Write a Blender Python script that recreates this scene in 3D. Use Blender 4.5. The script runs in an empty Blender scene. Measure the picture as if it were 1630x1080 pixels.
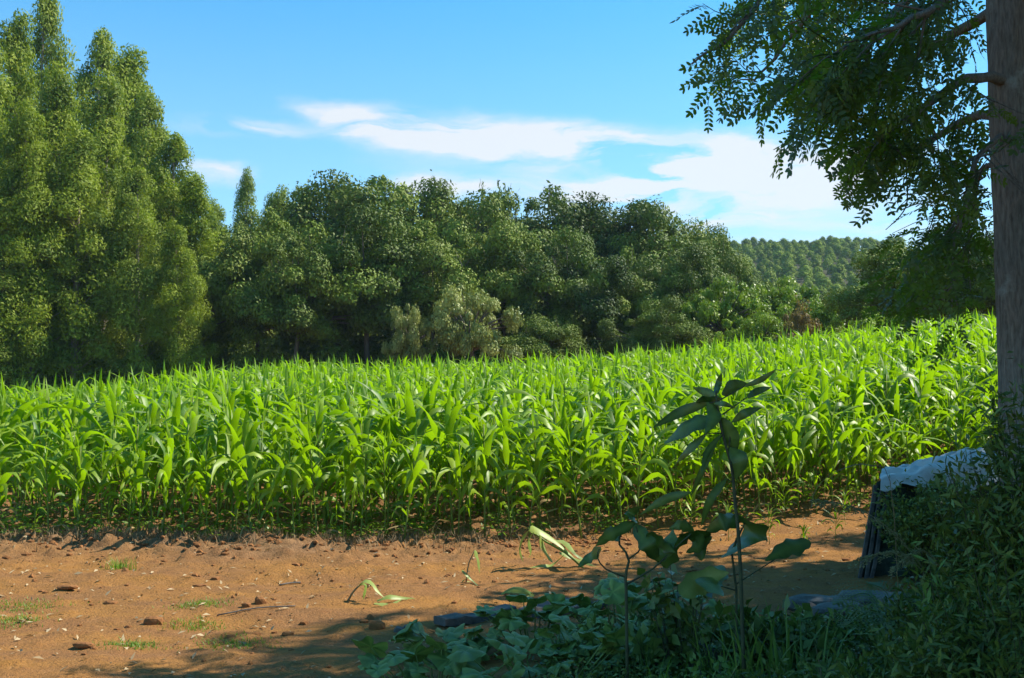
import bpy, math, random
import numpy as np
from mathutils import Vector, Matrix, Quaternion

SC = bpy.context.scene
COL = SC.collection
R = math.radians
rng = np.random.default_rng(7)
random.seed(7)

# ---------------------------------------------------------------- camera, sky, sun, exposure
F = 1748.0                       # focal length in photograph pixels (1630 wide)
CAM_H = 1.7
PITCH = math.atan(120 / F)
SUN_AZ, SUN_EL = 15.0, 47.0      # degrees from +X towards +Y, and above the horizon
SUN_STRENGTH = 5.0
SKY_STRENGTH = 0.12
EXPOSURE = 0.86
HAZE_DENSITY = 0.00018

cam_d = bpy.data.cameras.new('camera')
cam = bpy.data.objects.new('camera', cam_d)
COL.objects.link(cam)
cam.location = (0, 0, CAM_H)
cam.rotation_euler = (R(90) + PITCH, 0, 0)
cam_d.sensor_width = 36
cam_d.lens = 36 * F / 1630
cam_d.clip_start = 0.1
cam_d.clip_end = 3000
SC.camera = cam
vs = SC.view_settings
vs.view_transform = 'Standard'
vs.look = 'None'
vs.gamma = 1
vs.use_curve_mapping = False
vs.exposure = EXPOSURE
SC.cycles.max_bounces = 8
SC.cycles.diffuse_bounces = 3
SC.cycles.glossy_bounces = 2
SC.cycles.transmission_bounces = 4
SC.cycles.volume_bounces = 0
SC.cycles.use_denoising = True

def at(px, py, d):
    """world point on the ray of photograph pixel (px, py) at depth y = d"""
    u = (px - 815) / F; v = (540 - py) / F
    cp, sp = math.cos(PITCH), math.sin(PITCH)
    y = cp - v * sp; z = sp + v * cp
    k = d / y
    return Vector((u * k, d, CAM_H + z * k))

def az_el(px, py):
    p = at(px, py, 1.0); x, y, z = p.x, p.y, p.z - CAM_H
    return math.atan2(x, y), math.atan2(z, math.hypot(x, y))

sun_d = bpy.data.lights.new('sun', 'SUN')
sun_d.energy = SUN_STRENGTH
sun_d.angle = R(0.5)
sun_d.color = (1.0, 0.93, 0.80)
sun = bpy.data.objects.new('sun', sun_d)
COL.objects.link(sun)
_sd = Vector((math.cos(R(SUN_EL)) * math.cos(R(SUN_AZ)), math.cos(R(SUN_EL)) * math.sin(R(SUN_AZ)), math.sin(R(SUN_EL))))
sun.rotation_euler = _sd.to_track_quat('Z', 'Y').to_euler()
sun.location = (30, 10, 40)

def N(nt, typ, **kw):
    n = nt.nodes.new(typ)
    for k, v in kw.items():
        if k == 'inp':
            for i, val in v.items(): n.inputs[i].default_value = val
        else:
            setattr(n, k, v)
    return n

def math_n(nt, op, a, b=None, clamp=False):
    n = nt.nodes.new('ShaderNodeMath'); n.operation = op; n.use_clamp = clamp
    for i, s in enumerate((a, b)):
        if s is None: continue
        if isinstance(s, (int, float)): n.inputs[i].default_value = s
        else: nt.links.new(s, n.inputs[i])
    return n.outputs[0]

def mix_rgb(nt, fac, a, b, blend='MIX'):
    n = nt.nodes.new('ShaderNodeMix'); n.data_type = 'RGBA'; n.blend_type = blend
    for i, s in ((0, fac), (6, a), (7, b)):
        if isinstance(s, (int, float)): n.inputs[i].default_value = s
        elif isinstance(s, tuple): n.inputs[i].default_value = (*s[:3], 1)
        else: nt.links.new(s, n.inputs[i])
    return n.outputs[2]

def build_world():
    w = bpy.data.worlds.new('World'); SC.world = w; w.use_nodes = True
    nt = w.node_tree; nt.nodes.clear(); L = nt.links.new
    out = N(nt, 'ShaderNodeOutputWorld'); bg = N(nt, 'ShaderNodeBackground'); bg.inputs[1].default_value = SKY_STRENGTH
    sky = N(nt, 'ShaderNodeTexSky'); sky.sky_type = 'NISHITA'; sky.sun_disc = False
    sky.sun_elevation = R(SUN_EL)
    sky.sun_rotation = R(90 - SUN_AZ)          # measured clockwise from +Y
    sky.air_density = 1.0; sky.dust_density = 0.5; sky.ozone_density = 1.0; sky.altitude = 900
    tc = N(nt, 'ShaderNodeTexCoord'); sep = N(nt, 'ShaderNodeSeparateXYZ'); L(tc.outputs['Generated'], sep.inputs[0])
    az = math_n(nt, 'ARCTAN2', sep.outputs[0], sep.outputs[1]); el = math_n(nt, 'ARCSINE', sep.outputs[2])
    comb = N(nt, 'ShaderNodeCombineXYZ'); L(az, comb.inputs[0]); L(el, comb.inputs[1])
    # warp of the wisps
    nz = N(nt, 'ShaderNodeTexNoise', inp={'Scale': 9.0, 'Detail': 5.0, 'Roughness': 0.6})
    mp = N(nt, 'ShaderNodeMapping', inp={'Scale': (1, 2.6, 1)}); L(comb.outputs[0], mp.inputs[0]); L(mp.outputs[0], nz.inputs['Vector'])
    sub = N(nt, 'ShaderNodeVectorMath', operation='SUBTRACT', inp={1: (0.5, 0.5, 0.5)}); L(nz.outputs['Color'], sub.inputs[0])
    mul = N(nt, 'ShaderNodeVectorMath', operation='MULTIPLY', inp={1: (0.11, 0.030, 0)}); L(sub.outputs[0], mul.inputs[0])
    add = N(nt, 'ShaderNodeVectorMath', operation='ADD'); L(comb.outputs[0], add.inputs[0]); L(mul.outputs[0], add.inputs[1])
    wv = add.outputs[0]
    # streaky noise
    mp2 = N(nt, 'ShaderNodeMapping', inp={'Scale': (6, 34, 1), 'Rotation': (0, 0, R(-7))}); L(wv, mp2.inputs[0])
    n2 = N(nt, 'ShaderNodeTexNoise', inp={'Scale': 1.0, 'Detail': 8.0, 'Roughness': 0.56, 'Distortion': 0.6}); L(mp2.outputs[0], n2.inputs['Vector'])
    streak = n2.outputs[0]
    total = None
    # each cloud: centre pixel, half-lengths in pixels, tilt in degrees (positive climbs to the right), amount
    clouds = [((395, 206), (110, 15), 1, .50), ((540, 190), (75, 20), -14, .36), ((650, 208), (170, 30), -5, .62), ((765, 215), (65, 34), -4, .70),
              ((920, 228), (160, 26), -5, .66), ((1130, 262), (150, 40), 8, .95), ((1010, 300), (150, 34), 12, .75), ((1300, 270), (160, 36), 0, .9),
              ((1290, 345), (400, 80), -4, .24), ((900, 285), (280, 60), -6, .28), ((690, 300), (110, 20), 2, .50), ((340, 275), (60, 20), 0, .42),
              ((1150, 330), (180, 26), 4, .5), ((840, 226), (300, 34), -6, .42), ((1040, 250), (260, 40), -6, .35)]
    for (cx, cy), (rx, ry), tilt, amt in clouds:
        a0, e0 = az_el(cx, cy)
        m1 = N(nt, 'ShaderNodeVectorMath', operation='SUBTRACT', inp={1: (a0, e0, 0)}); L(wv, m1.inputs[0])
        m = N(nt, 'ShaderNodeMapping', inp={'Rotation': (0, 0, R(-tilt))}); L(m1.outputs[0], m.inputs[0])
        s = N(nt, 'ShaderNodeVectorMath', operation='MULTIPLY', inp={1: (F / rx / 1.35, F / ry / 1.45, 0)}); L(m.outputs[0], s.inputs[0])
        ln = N(nt, 'ShaderNodeVectorMath', operation='LENGTH'); L(s.outputs[0], ln.inputs[0])
        mr = N(nt, 'ShaderNodeMapRange', interpolation_type='SMOOTHSTEP', inp={'From Min': 1.0, 'From Max': 0.0, 'To Min': 0.0, 'To Max': amt * 1.5})
        L(ln.outputs['Value'], mr.inputs['Value'])
        total = mr.outputs[0] if total is None else math_n(nt, 'ADD', total, mr.outputs[0])
    st = N(nt, 'ShaderNodeMapRange', inp={'From Min': 0.34, 'From Max': 0.66, 'To Min': 0.0, 'To Max': 1.5}); L(streak, st.inputs['Value'])
    dens = math_n(nt, 'MULTIPLY', total, st.outputs[0])
    # thin veil low over the horizon, all the way round, and faint cirrus higher up outside
    veil = N(nt, 'ShaderNodeMapRange', interpolation_type='SMOOTHSTEP', inp={'From Min': R(25), 'From Max': R(1), 'To Min': 0.0, 'To Max': 0.42}); L(el, veil.inputs['Value'])
    dens = math_n(nt, 'ADD', dens, veil.outputs[0])
    dens = math_n(nt, 'MINIMUM', dens, 0.88)
    tint = mix_rgb(nt, 1.0, sky.outputs[0], SKY_TINT, 'MULTIPLY')
    k = 1.0 / (SKY_STRENGTH * 2 ** EXPOSURE)
    col = mix_rgb(nt, dens, tint, (0.95 * k, 0.945 * k, 0.94 * k))
    L(col, bg.inputs[0]); L(bg.outputs[0], out.inputs[0])

SKY_TINT = (0.27, 0.95, 1.16)
build_world()

# ---------------------------------------------------------------- helpers
def link(o, parent=None):
    COL.objects.link(o)
    if parent is not None: o.parent = parent
    return o

def tag(o, label=None, cat=None, group=None, kind=None):
    if label: o['label'] = label
    if cat: o['category'] = cat
    if group: o['group'] = group
    if kind: o['kind'] = kind
    return o

def empty(name, loc=(0, 0, 0), rz=0.0):
    o = bpy.data.objects.new(name, None); o.empty_display_size = .2
    COL.objects.link(o); o.location = loc; o.rotation_euler = (0, 0, rz)
    return o

def mesh(name, V, Q=None, T=None, mats=(), var=None, smooth=True, mi=None):
    """V (n,3); Q quads (m,4); T tris (k,3); var: one float per vertex"""
    V = np.asarray(V, dtype=np.float32)
    Q = np.zeros((0, 4), np.int32) if Q is None or len(Q) == 0 else np.asarray(Q, np.int32)
    T = np.zeros((0, 3), np.int32) if T is None or len(T) == 0 else np.asarray(T, np.int32)
    me = bpy.data.meshes.new(name)
    me.vertices.add(len(V)); me.vertices.foreach_set('co', V.ravel())
    idx = np.concatenate([Q.ravel(), T.ravel()]).astype(np.int32)
    tot = np.concatenate([np.full(len(Q), 4), np.full(len(T), 3)]).astype(np.int32)
    start = np.concatenate([[0], np.cumsum(tot)[:-1]]).astype(np.int32)
    me.loops.add(len(idx)); me.loops.foreach_set('vertex_index', idx)
    me.polygons.add(len(tot)); me.polygons.foreach_set('loop_start', start)
    try: me.polygons.foreach_set('loop_total', tot)
    except Exception: pass
    me.polygons.foreach_set('use_smooth', np.full(len(tot), smooth))
    if mi is not None: me.polygons.foreach_set('material_index', np.asarray(mi, np.int32))
    if var is not None:
        a = me.attributes.new('var', 'FLOAT', 'POINT'); a.data.foreach_set('value', np.asarray(var, np.float32))
    for m in mats: me.materials.append(m)
    me.update(calc_edges=True); me.validate()
    return me

def obj(name, me, parent=None, loc=None):
    o = bpy.data.objects.new(name, me)
    link(o, parent)
    if loc is not None: o.location = loc
    return o

def norm(a):
    a = np.asarray(a, float)
    return a / np.maximum(np.linalg.norm(a, axis=-1, keepdims=True), 1e-9)

class Geo:
    """collects vertices, quads, tris and the per-vertex variation"""
    def __init__(s): s.V = []; s.Q = []; s.T = []; s.A = []; s.n = 0
    def add(s, V, Q=None, T=None, a=0.5):
        V = np.asarray(V, float).reshape(-1, 3)
        if Q is not None and len(Q): s.Q.append(np.asarray(Q) + s.n)
        if T is not None and len(T): s.T.append(np.asarray(T) + s.n)
        s.V.append(V); s.A.append(np.full(len(V), a) if np.isscalar(a) else np.asarray(a)); s.n += len(V)
    def mesh(s, name, *mats, smooth=True):
        return mesh(name, np.concatenate(s.V), np.concatenate(s.Q) if s.Q else None, np.concatenate(s.T) if s.T else None,
                    mats, np.concatenate(s.A), smooth)

def tube(P, rad, sides=6, cap=True):
    P = np.asarray(P, float); n = len(P)
    rad = np.broadcast_to(np.asarray(rad, float), (n,)) if np.ndim(rad) else np.full(n, rad)
    t = norm(np.gradient(P, axis=0))
    ref = np.array([0, 0, 1.0]) if abs(t[0][2]) < .9 else np.array([1.0, 0, 0])
    u = norm(np.cross(t, ref)); w = np.cross(t, u)
    a = np.linspace(0, 2 * np.pi, sides, endpoint=False)
    V = P[:, None, :] + rad[:, None, None] * (np.cos(a)[None, :, None] * u[:, None, :] + np.sin(a)[None, :, None] * w[:, None, :])
    i = np.arange(n - 1)[:, None] * sides; j = np.arange(sides)[None, :]; j2 = (j + 1) % sides
    Q = np.stack([i + j, i + j2, i + sides + j2, i + sides + j], -1).reshape(-1, 4)
    V = V.reshape(-1, 3)
    if cap:
        T = []
        c0 = len(V); V = np.concatenate([V, P[:1], P[-1:]])
        for k in range(sides):
            T.append((c0, (k + 1) % sides, k)); b = (n - 1) * sides
            T.append((c0 + 1, b + k, b + (k + 1) % sides))
        return V, Q, np.array(T)
    return V, Q, None

def spline(pts, n):
    """smooth curve through points (Catmull-Rom)"""
    P = np.asarray([tuple(p) for p in pts], float)
    if len(P) == 2:
        t = np.linspace(0, 1, n)[:, None]; return P[0] * (1 - t) + P[1] * t
    E = np.vstack([2 * P[0] - P[1], P, 2 * P[-1] - P[-2]])
    out = []
    for s in np.linspace(0, len(P) - 1 - 1e-6, n):
        i = int(s); t = s - i; p0, p1, p2, p3 = E[i:i + 4]
        out.append(.5 * (2 * p1 + (p2 - p0) * t + (2 * p0 - 5 * p1 + 4 * p2 - p3) * t * t + (3 * p1 - p0 - 3 * p2 + p3) * t ** 3))
    return np.array(out)

def ribbon(C, W, side, fold=0.25, wave=0.0, nw=1, ph=0.0):
    """leaf blade: centre line C (n,3), half widths W (n,), side vectors (n,3) or one; a V fold lifts the two edges"""
    C = np.asarray(C, float); n = len(C)
    side = np.broadcast_to(np.asarray(side, float), (n, 3))
    t = norm(np.gradient(C, axis=0)); side = norm(side - (side * t).sum(-1, keepdims=True) * t)
    up = np.cross(side, t); up = np.where(up[:, 2:3] < -0.0, up, up)
    s = np.linspace(0, 1, n)
    wl = wave * np.sin(2 * np.pi * nw * s + ph); wr = wave * np.sin(2 * np.pi * nw * s + ph + 1.9)
    Lf = C + side * W[:, None] + up * (fold * W + wl * W)[:, None]
    Rt = C - side * W[:, None] + up * (fold * W + wr * W)[:, None]
    V = np.stack([Lf, C, Rt], 1).reshape(-1, 3)
    i = np.arange(n - 1) * 3
    Q = np.concatenate([np.stack([i, i + 1, i + 4, i + 3], -1), np.stack([i + 1, i + 2, i + 5, i + 4], -1)])
    return V, Q

def rand_unit(n):
    v = rng.normal(size=(n, 3)); return norm(v)

def leaf_quads(P, D, Nn, l, w, fold=0.12):
    """rhombic leaves: centre P, axis D, normal Nn, lengths l, widths w -> V (4n,3), Q (n,4)"""
    D = norm(D); S = norm(np.cross(D, Nn)); U = np.cross(S, D)
    l = np.broadcast_to(l, (len(P),))[:, None]; w = np.broadcast_to(w, (len(P),))[:, None]
    V = np.stack([P - D * l / 2, P + S * w / 2 + U * w * fold, P + D * l / 2, P - S * w / 2 + U * w * fold], 1).reshape(-1, 3)
    Q = np.arange(len(P) * 4).reshape(-1, 4)
    return V, Q

def vnoise(x, y, seed=0):
    """value noise in numpy, 0..1"""
    xi = np.floor(x).astype(np.int64); yi = np.floor(y).astype(np.int64); fx = x - xi; fy = y - yi
    fx = fx * fx * (3 - 2 * fx); fy = fy * fy * (3 - 2 * fy)
    def h(a, b):
        n = (a * 374761393 + b * 668265263 + seed * 974711) & 0x7fffffff
        n = (n ^ (n >> 13)) * 1274126177 & 0x7fffffff
        return ((n ^ (n >> 16)) & 0xffff) / 65535.0
    return (h(xi, yi) * (1 - fx) + h(xi + 1, yi) * fx) * (1 - fy) + (h(xi, yi + 1) * (1 - fx) + h(xi + 1, yi + 1) * fx) * fy

def fbm(x, y, o=4, seed=0):
    s = 0; a = .5
    for k in range(o):
        s = s + a * vnoise(x, y, seed + k); x = x * 2.03; y = y * 2.03; a *= .5
    return s

def sstep(a, b, x):
    t = np.clip((x - a) / (b - a), 0, 1); return t * t * (3 - 2 * t)

def softplus(x, k=1.0):
    return np.log1p(np.exp(np.clip(x * k, -30, 30))) / k

# ---------------------------------------------------------------- terrain height
def front_y(x):
    """front edge of the maize field"""
    x = np.asarray(x, float)
    return 14.0 + 0.42 * softplus(x + 0.2, 1.6) + 0.35 * np.sin(x * .8) * .5

def ground_z(x, y):
    x = np.asarray(x, float); y = np.asarray(y, float)
    s = .033 + .046 * sstep(-12.5, -6.5, x)
    rise = softplus(y - 14, .8)
    cap_at = 46 - 26 * sstep(-12, -7, x)                       # the right part levels off behind the crest
    rise = np.where(rise < cap_at, rise, cap_at + (rise - cap_at) * .12)
    lat = .100 * softplus(x - 1.2, .9) * sstep(9, 26, y) - .024 * softplus(-x - 1, 1) * sstep(12, 45, y)
    lat = np.where(x > 40, .100 * 39 * sstep(9, 26, y), lat)
    lat = np.where(x < -45, -.024 * 44 * sstep(12, 45, y), lat)
    hill = .232 * softplus(y - 150 + .05 * x, .05) * sstep(520, 330, y - .2 * x) * sstep(-260, 40, x)
    return s * rise + lat + hill

def gz(x, y): return float(ground_z(x, y))

# ---------------------------------------------------------------- materials
def new_mat(name):
    m = bpy.data.materials.new(name); m.use_nodes = True
    nt = m.node_tree; nt.nodes.clear()
    return m, nt

def leaf_mat(name, dark, light, trans, tfac=.35, rough=.45, spec=.4, objvar=.25, hue2=None, veins=False, bump=0.0, mottle=0.35, mscale=9.0):
    """leaf: colour from the per-leaf 'var', a slow object-space mottle and the object's own random number; light shines through"""
    m, nt = new_mat(name); L = nt.links.new
    out = N(nt, 'ShaderNodeOutputMaterial')
    at_ = N(nt, 'ShaderNodeAttribute', attribute_name='var')
    tc = N(nt, 'ShaderNodeTexCoord')
    nz = N(nt, 'ShaderNodeTexNoise', inp={'Scale': mscale, 'Detail': 3.0}); L(tc.outputs['Object'], nz.inputs['Vector'])
    f = math_n(nt, 'ADD', at_.outputs['Fac'], math_n(nt, 'MULTIPLY', math_n(nt, 'SUBTRACT', nz.outputs[0], .5), mottle * 2), True)
    col = mix_rgb(nt, f, dark, light)
    oi = N(nt, 'ShaderNodeObjectInfo')
    if hue2:
        col = mix_rgb(nt, math_n(nt, 'MULTIPLY', oi.outputs['Random'], objvar * 2), col, hue2)
    hv = N(nt, 'ShaderNodeHueSaturation'); L(col, hv.inputs['Color'])
    L(math_n(nt, 'ADD', math_n(nt, 'MULTIPLY', oi.outputs['Random'], objvar), 1 - objvar / 2), hv.inputs['Value'])
    col = hv.outputs[0]
    p = N(nt, 'ShaderNodeBsdfPrincipled', inp={'Roughness': rough, 'Specular IOR Level': spec}); L(col, p.inputs['Base Color'])
    tr = N(nt, 'ShaderNodeBsdfTranslucent')
    tcol = mix_rgb(nt, f, tuple(c * .7 for c in trans), trans); L(tcol, tr.inputs[0])
    mx = N(nt, 'ShaderNodeMixShader', inp={0: tfac}); L(p.outputs[0], mx.inputs[1]); L(tr.outputs[0], mx.inputs[2])
    if bump:
        b = N(nt, 'ShaderNodeBump', inp={'Strength': bump, 'Distance': .01}); n3 = N(nt, 'ShaderNodeTexNoise', inp={'Scale': mscale * 5, 'Detail': 3.0})
        L(tc.outputs['Object'], n3.inputs['Vector']); L(n3.outputs[0], b.inputs['Height']); L(b.outputs[0], p.inputs['Normal'])
    L(mx.outputs[0], out.inputs[0])
    return m

def bark_mat(name, a, b, scale=(14, 14, 2.5), patch=None, rough=.9, bump=.6):
    m, nt = new_mat(name); L = nt.links.new
    out = N(nt, 'ShaderNodeOutputMaterial'); p = N(nt, 'ShaderNodeBsdfPrincipled', inp={'Roughness': rough, 'Specular IOR Level': .2})
    tc = N(nt, 'ShaderNodeTexCoord'); mp = N(nt, 'ShaderNodeMapping', inp={'Scale': scale}); L(tc.outputs['Object'], mp.inputs[0])
    nz = N(nt, 'ShaderNodeTexNoise', inp={'Scale': 2.0, 'Detail': 7.0, 'Roughness': .65}); L(mp.outputs[0], nz.inputs['Vector'])
    rp = N(nt, 'ShaderNodeMapRange', inp={'From Min': .3, 'From Max': .7}); L(nz.outputs[0], rp.inputs['Value'])
    col = mix_rgb(nt, rp.outputs[0], a, b)
    if patch:
        n2 = N(nt, 'ShaderNodeTexNoise', inp={'Scale': 3.2, 'Detail': 6.0, 'Roughness': .7}); L(tc.outputs['Object'], n2.inputs['Vector'])
        r2 = N(nt, 'ShaderNodeMapRange', inp={'From Min': .56, 'From Max': .66}); L(n2.outputs[0], r2.inputs['Value'])
        col = mix_rgb(nt, math_n(nt, 'MULTIPLY', r2.outputs[0], .7), col, patch)
    L(col, p.inputs['Base Color'])
    bp = N(nt, 'ShaderNodeBump', inp={'Strength': bump, 'Distance': .03}); L(nz.outputs[0], bp.inputs['Height']); L(bp.outputs[0], p.inputs['Normal'])
    L(p.outputs[0], out.inputs[0])
    return m

def ground_mat():
    m, nt = new_mat('red_earth'); L = nt.links.new
    out = N(nt, 'ShaderNodeOutputMaterial'); p = N(nt, 'ShaderNodeBsdfPrincipled', inp={'Roughness': .95, 'Specular IOR Level': .12})
    tc = N(nt, 'ShaderNodeTexCoord'); sp = N(nt, 'ShaderNodeSeparateXYZ'); L(tc.outputs['Object'], sp.inputs[0])
    def noise(scale, det, rough=.6, vec=None):
        n = N(nt, 'ShaderNodeTexNoise', inp={'Scale': scale, 'Detail': det, 'Roughness': rough})
        L(vec or tc.outputs['Object'], n.inputs['Vector']); return n.outputs[0]
    def ramp(s, a, b, c=0.0, d=1.0):
        r = N(nt, 'ShaderNodeMapRange', interpolation_type='SMOOTHSTEP', inp={'From Min': a, 'From Max': b, 'To Min': c, 'To Max': d}); L(s, r.inputs['Value']); return r.outputs[0]
    mp = N(nt, 'ShaderNodeMapping', inp={'Scale': (.55, 1.5, 1)}); L(tc.outputs['Object'], mp.inputs[0])
    big = noise(1.3, 5, .6, mp.outputs[0]); mid = noise(7, 6, .7); fine = noise(42, 4, .7)
    col = mix_rgb(nt, ramp(big, .32, .66), (.315, .148, .038), (.245, .118, .044))
    col = mix_rgb(nt, ramp(mid, .50, .72, 0, .55), col, (.24, .105, .040))
    col = mix_rgb(nt, ramp(mid, .46, .26, 0, .5), col, (.47, .235, .095))
    col = mix_rgb(nt, ramp(fine, .54, .66, 0, .8), col, (.13, .060, .026))
    col = mix_rgb(nt, ramp(fine, .42, .30, 0, .6), col, (.40, .22, .10))
    # greyer crumbly soil along the field edge at the left, darker litter inside the field
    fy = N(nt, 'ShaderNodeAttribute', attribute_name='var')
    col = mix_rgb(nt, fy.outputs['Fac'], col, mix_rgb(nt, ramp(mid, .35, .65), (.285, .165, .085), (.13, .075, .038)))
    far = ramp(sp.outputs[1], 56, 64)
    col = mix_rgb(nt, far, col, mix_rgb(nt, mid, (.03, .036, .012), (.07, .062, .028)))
    L(col, p.inputs['Base Color'])
    h = math_n(nt, 'ADD', math_n(nt, 'MULTIPLY', mid, .6), math_n(nt, 'MULTIPLY', fine, .45))
    bp = N(nt, 'ShaderNodeBump', inp={'Strength': 1.0, 'Distance': .055}); L(h, bp.inputs['Height']); L(bp.outputs[0], p.inputs['Normal'])
    L(p.outputs[0], out.inputs[0])
    return m

def plain_mat(name, a, b, scale=8.0, rough=.8, spec=.3, bump=.3, detail=5.0):
    m, nt = new_mat(name); L = nt.links.new
    out = N(nt, 'ShaderNodeOutputMaterial'); p = N(nt, 'ShaderNodeBsdfPrincipled', inp={'Roughness': rough, 'Specular IOR Level': spec})
    tc = N(nt, 'ShaderNodeTexCoord'); nz = N(nt, 'ShaderNodeTexNoise', inp={'Scale': scale, 'Detail': detail, 'Roughness': .65}); L(tc.outputs['Object'], nz.inputs['Vector'])
    rp = N(nt, 'ShaderNodeMapRange', inp={'From Min': .33, 'From Max': .67}); L(nz.outputs[0], rp.inputs['Value'])
    L(mix_rgb(nt, rp.outputs[0], a, b), p.inputs['Base Color'])
    bp = N(nt, 'ShaderNodeBump', inp={'Strength': bump, 'Distance': .02}); L(nz.outputs[0], bp.inputs['Height']); L(bp.outputs[0], p.inputs['Normal'])
    L(p.outputs[0], out.inputs[0]); return m

M = {}
M['ground'] = ground_mat()
M['corn'] = leaf_mat('maize_leaf', (.016, .095, .004), (.235, .370, .012), (.42, .74, .006), .38, .48, .5, .25, hue2=(.30, .37, .01), mottle=.25, mscale=3.0)
M['corn_stalk'] = leaf_mat('maize_stalk', (.10, .17, .02), (.22, .27, .05), (.25, .35, .04), .1, .5, .4, .2)
M['corn_dry'] = leaf_mat('dry_maize_leaf', (.28, .17, .07), (.48, .36, .17), (.4, .3, .12), .25, .7, .2, .3)
M['corn_cut'] = leaf_mat('wilting_maize_leaf', (.12, .20, .025), (.33, .40, .10), (.40, .50, .08), .35, .45, .4, .2)
M['euc'] = leaf_mat('eucalyptus_leaf', (.075, .135, .010), (.300, .360, .022), (.30, .42, .02), .30, .6, .2, .3, hue2=(.15, .18, .03), mottle=.35, mscale=.5)
M['broad'] = leaf_mat('forest_leaf', (.030, .062, .012), (.160, .230, .020), (.15, .24, .018), .12, .6, .22, .35, hue2=(.17, .205, .022), mottle=.35, mscale=.45)
M['pale'] = leaf_mat('pale_leaf', (.16, .20, .04), (.36, .38, .10), (.28, .32, .05), .26, .5, .35, .2, mscale=.6)
M['bright'] = leaf_mat('bright_bush_leaf', (.12, .20, .014), (.30, .40, .02), (.25, .40, .02), .32, .45, .35, .35, mscale=.6)
M['rusty'] = leaf_mat('rusty_bush_leaf', (.16, .10, .03), (.24, .20, .04), (.32, .25, .04), .28, .5, .3, .2, mscale=.6)
M['conifer'] = leaf_mat('plantation_needles', (.13, .19, .016), (.26, .33, .026), (.16, .28, .02), .12, .7, .15, .4, mscale=.4)
M['over'] = leaf_mat('overhead_leaflet', (.038, .064, .020), (.100, .140, .034), (.24, .38, .02), .46, .38, .45, .2, mscale=6)
M['weed'] = leaf_mat('broad_weed_leaf', (.060, .100, .018), (.180, .235, .045), (.06, .12, .01), .22, .4, .45, .25, mscale=14, bump=.2)
M['squash'] = leaf_mat('squash_leaf', (.115, .185, .035), (.230, .300, .065), (.13, .22, .03), .2, .5, .5, .35, mscale=10, bump=.35)
M['squash_pale'] = leaf_mat('yellowing_squash_leaf', (.16, .22, .05), (.30, .33, .09), (.25, .34, .04), .25, .5, .4, .2, mscale=12, bump=.3)
M['shrub'] = leaf_mat('shrub_leaf', (.055, .095, .018), (.230, .275, .050), (.09, .17, .02), .28, .45, .35, .25, mscale=5)
M['shrub_light'] = leaf_mat('young_shrub_leaf', (.11, .19, .04), (.21, .31, .06), (.25, .38, .04), .3, .45, .4, .2, mscale=6)
M['grass'] = leaf_mat('grass_blade', (.09, .16, .03), (.20, .29, .055), (.18, .29, .03), .3, .45, .35, .3, mscale=6)
M['drygrass'] = leaf_mat('dry_grass_blade', (.17, .105, .055), (.34, .245, .13), (.3, .22, .1), .2, .7, .2, .3)
M['margin'] = leaf_mat('margin_grass_blade', (.16, .17, .03), (.34, .33, .08), (.3, .32, .06), .25, .6, .2, .2)
M['low'] = leaf_mat('low_weed_leaf', (.07, .16, .015), (.17, .29, .025), (.30, .48, .03), .35, .45, .35, .2, mscale=5)
M['plume'] = leaf_mat('grass_plume', (.16, .17, .075), (.30, .29, .15), (.28, .28, .12), .3, .6, .25, .2)
M['bark'] = bark_mat('forest_bark', (.085, .065, .050), (.19, .155, .12), (6, 6, 1.2))
M['pale_bark'] = bark_mat('eucalyptus_bark', (.16, .12, .085), (.31, .26, .20), (5, 5, .8))
M['trunk'] = bark_mat('rough_trunk_bark', (.12, .095, .076), (.34, .285, .235), (30, 30, 5), patch=(.42, .42, .37), bump=1.0)
M['stem'] = plain_mat('weed_stem', (.055, .05, .03), (.09, .10, .04), 20)
M['stone'] = plain_mat('dark_stone', (.085, .080, .070), (.21, .195, .17), 7, .85, .3, .6)
M['wood'] = plain_mat('weathered_wood', (.055, .052, .05), (.15, .135, .12), 9, .85, .25, .6)
M['clod'] = plain_mat('earth_clod', (.16, .072, .028), (.29, .13, .05), 14, .95, .1, .8)
M['sheet'] = plain_mat('grey_plastic_sheet', (.30, .28, .25), (.48, .45, .40), 5, .45, .45, .25)
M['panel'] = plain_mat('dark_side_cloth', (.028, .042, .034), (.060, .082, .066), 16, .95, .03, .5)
M['litter'] = leaf_mat('dry_litter', (.30, .20, .10), (.55, .43, .26), (.3, .22, .1), .15, .8, .15, .3)

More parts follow.
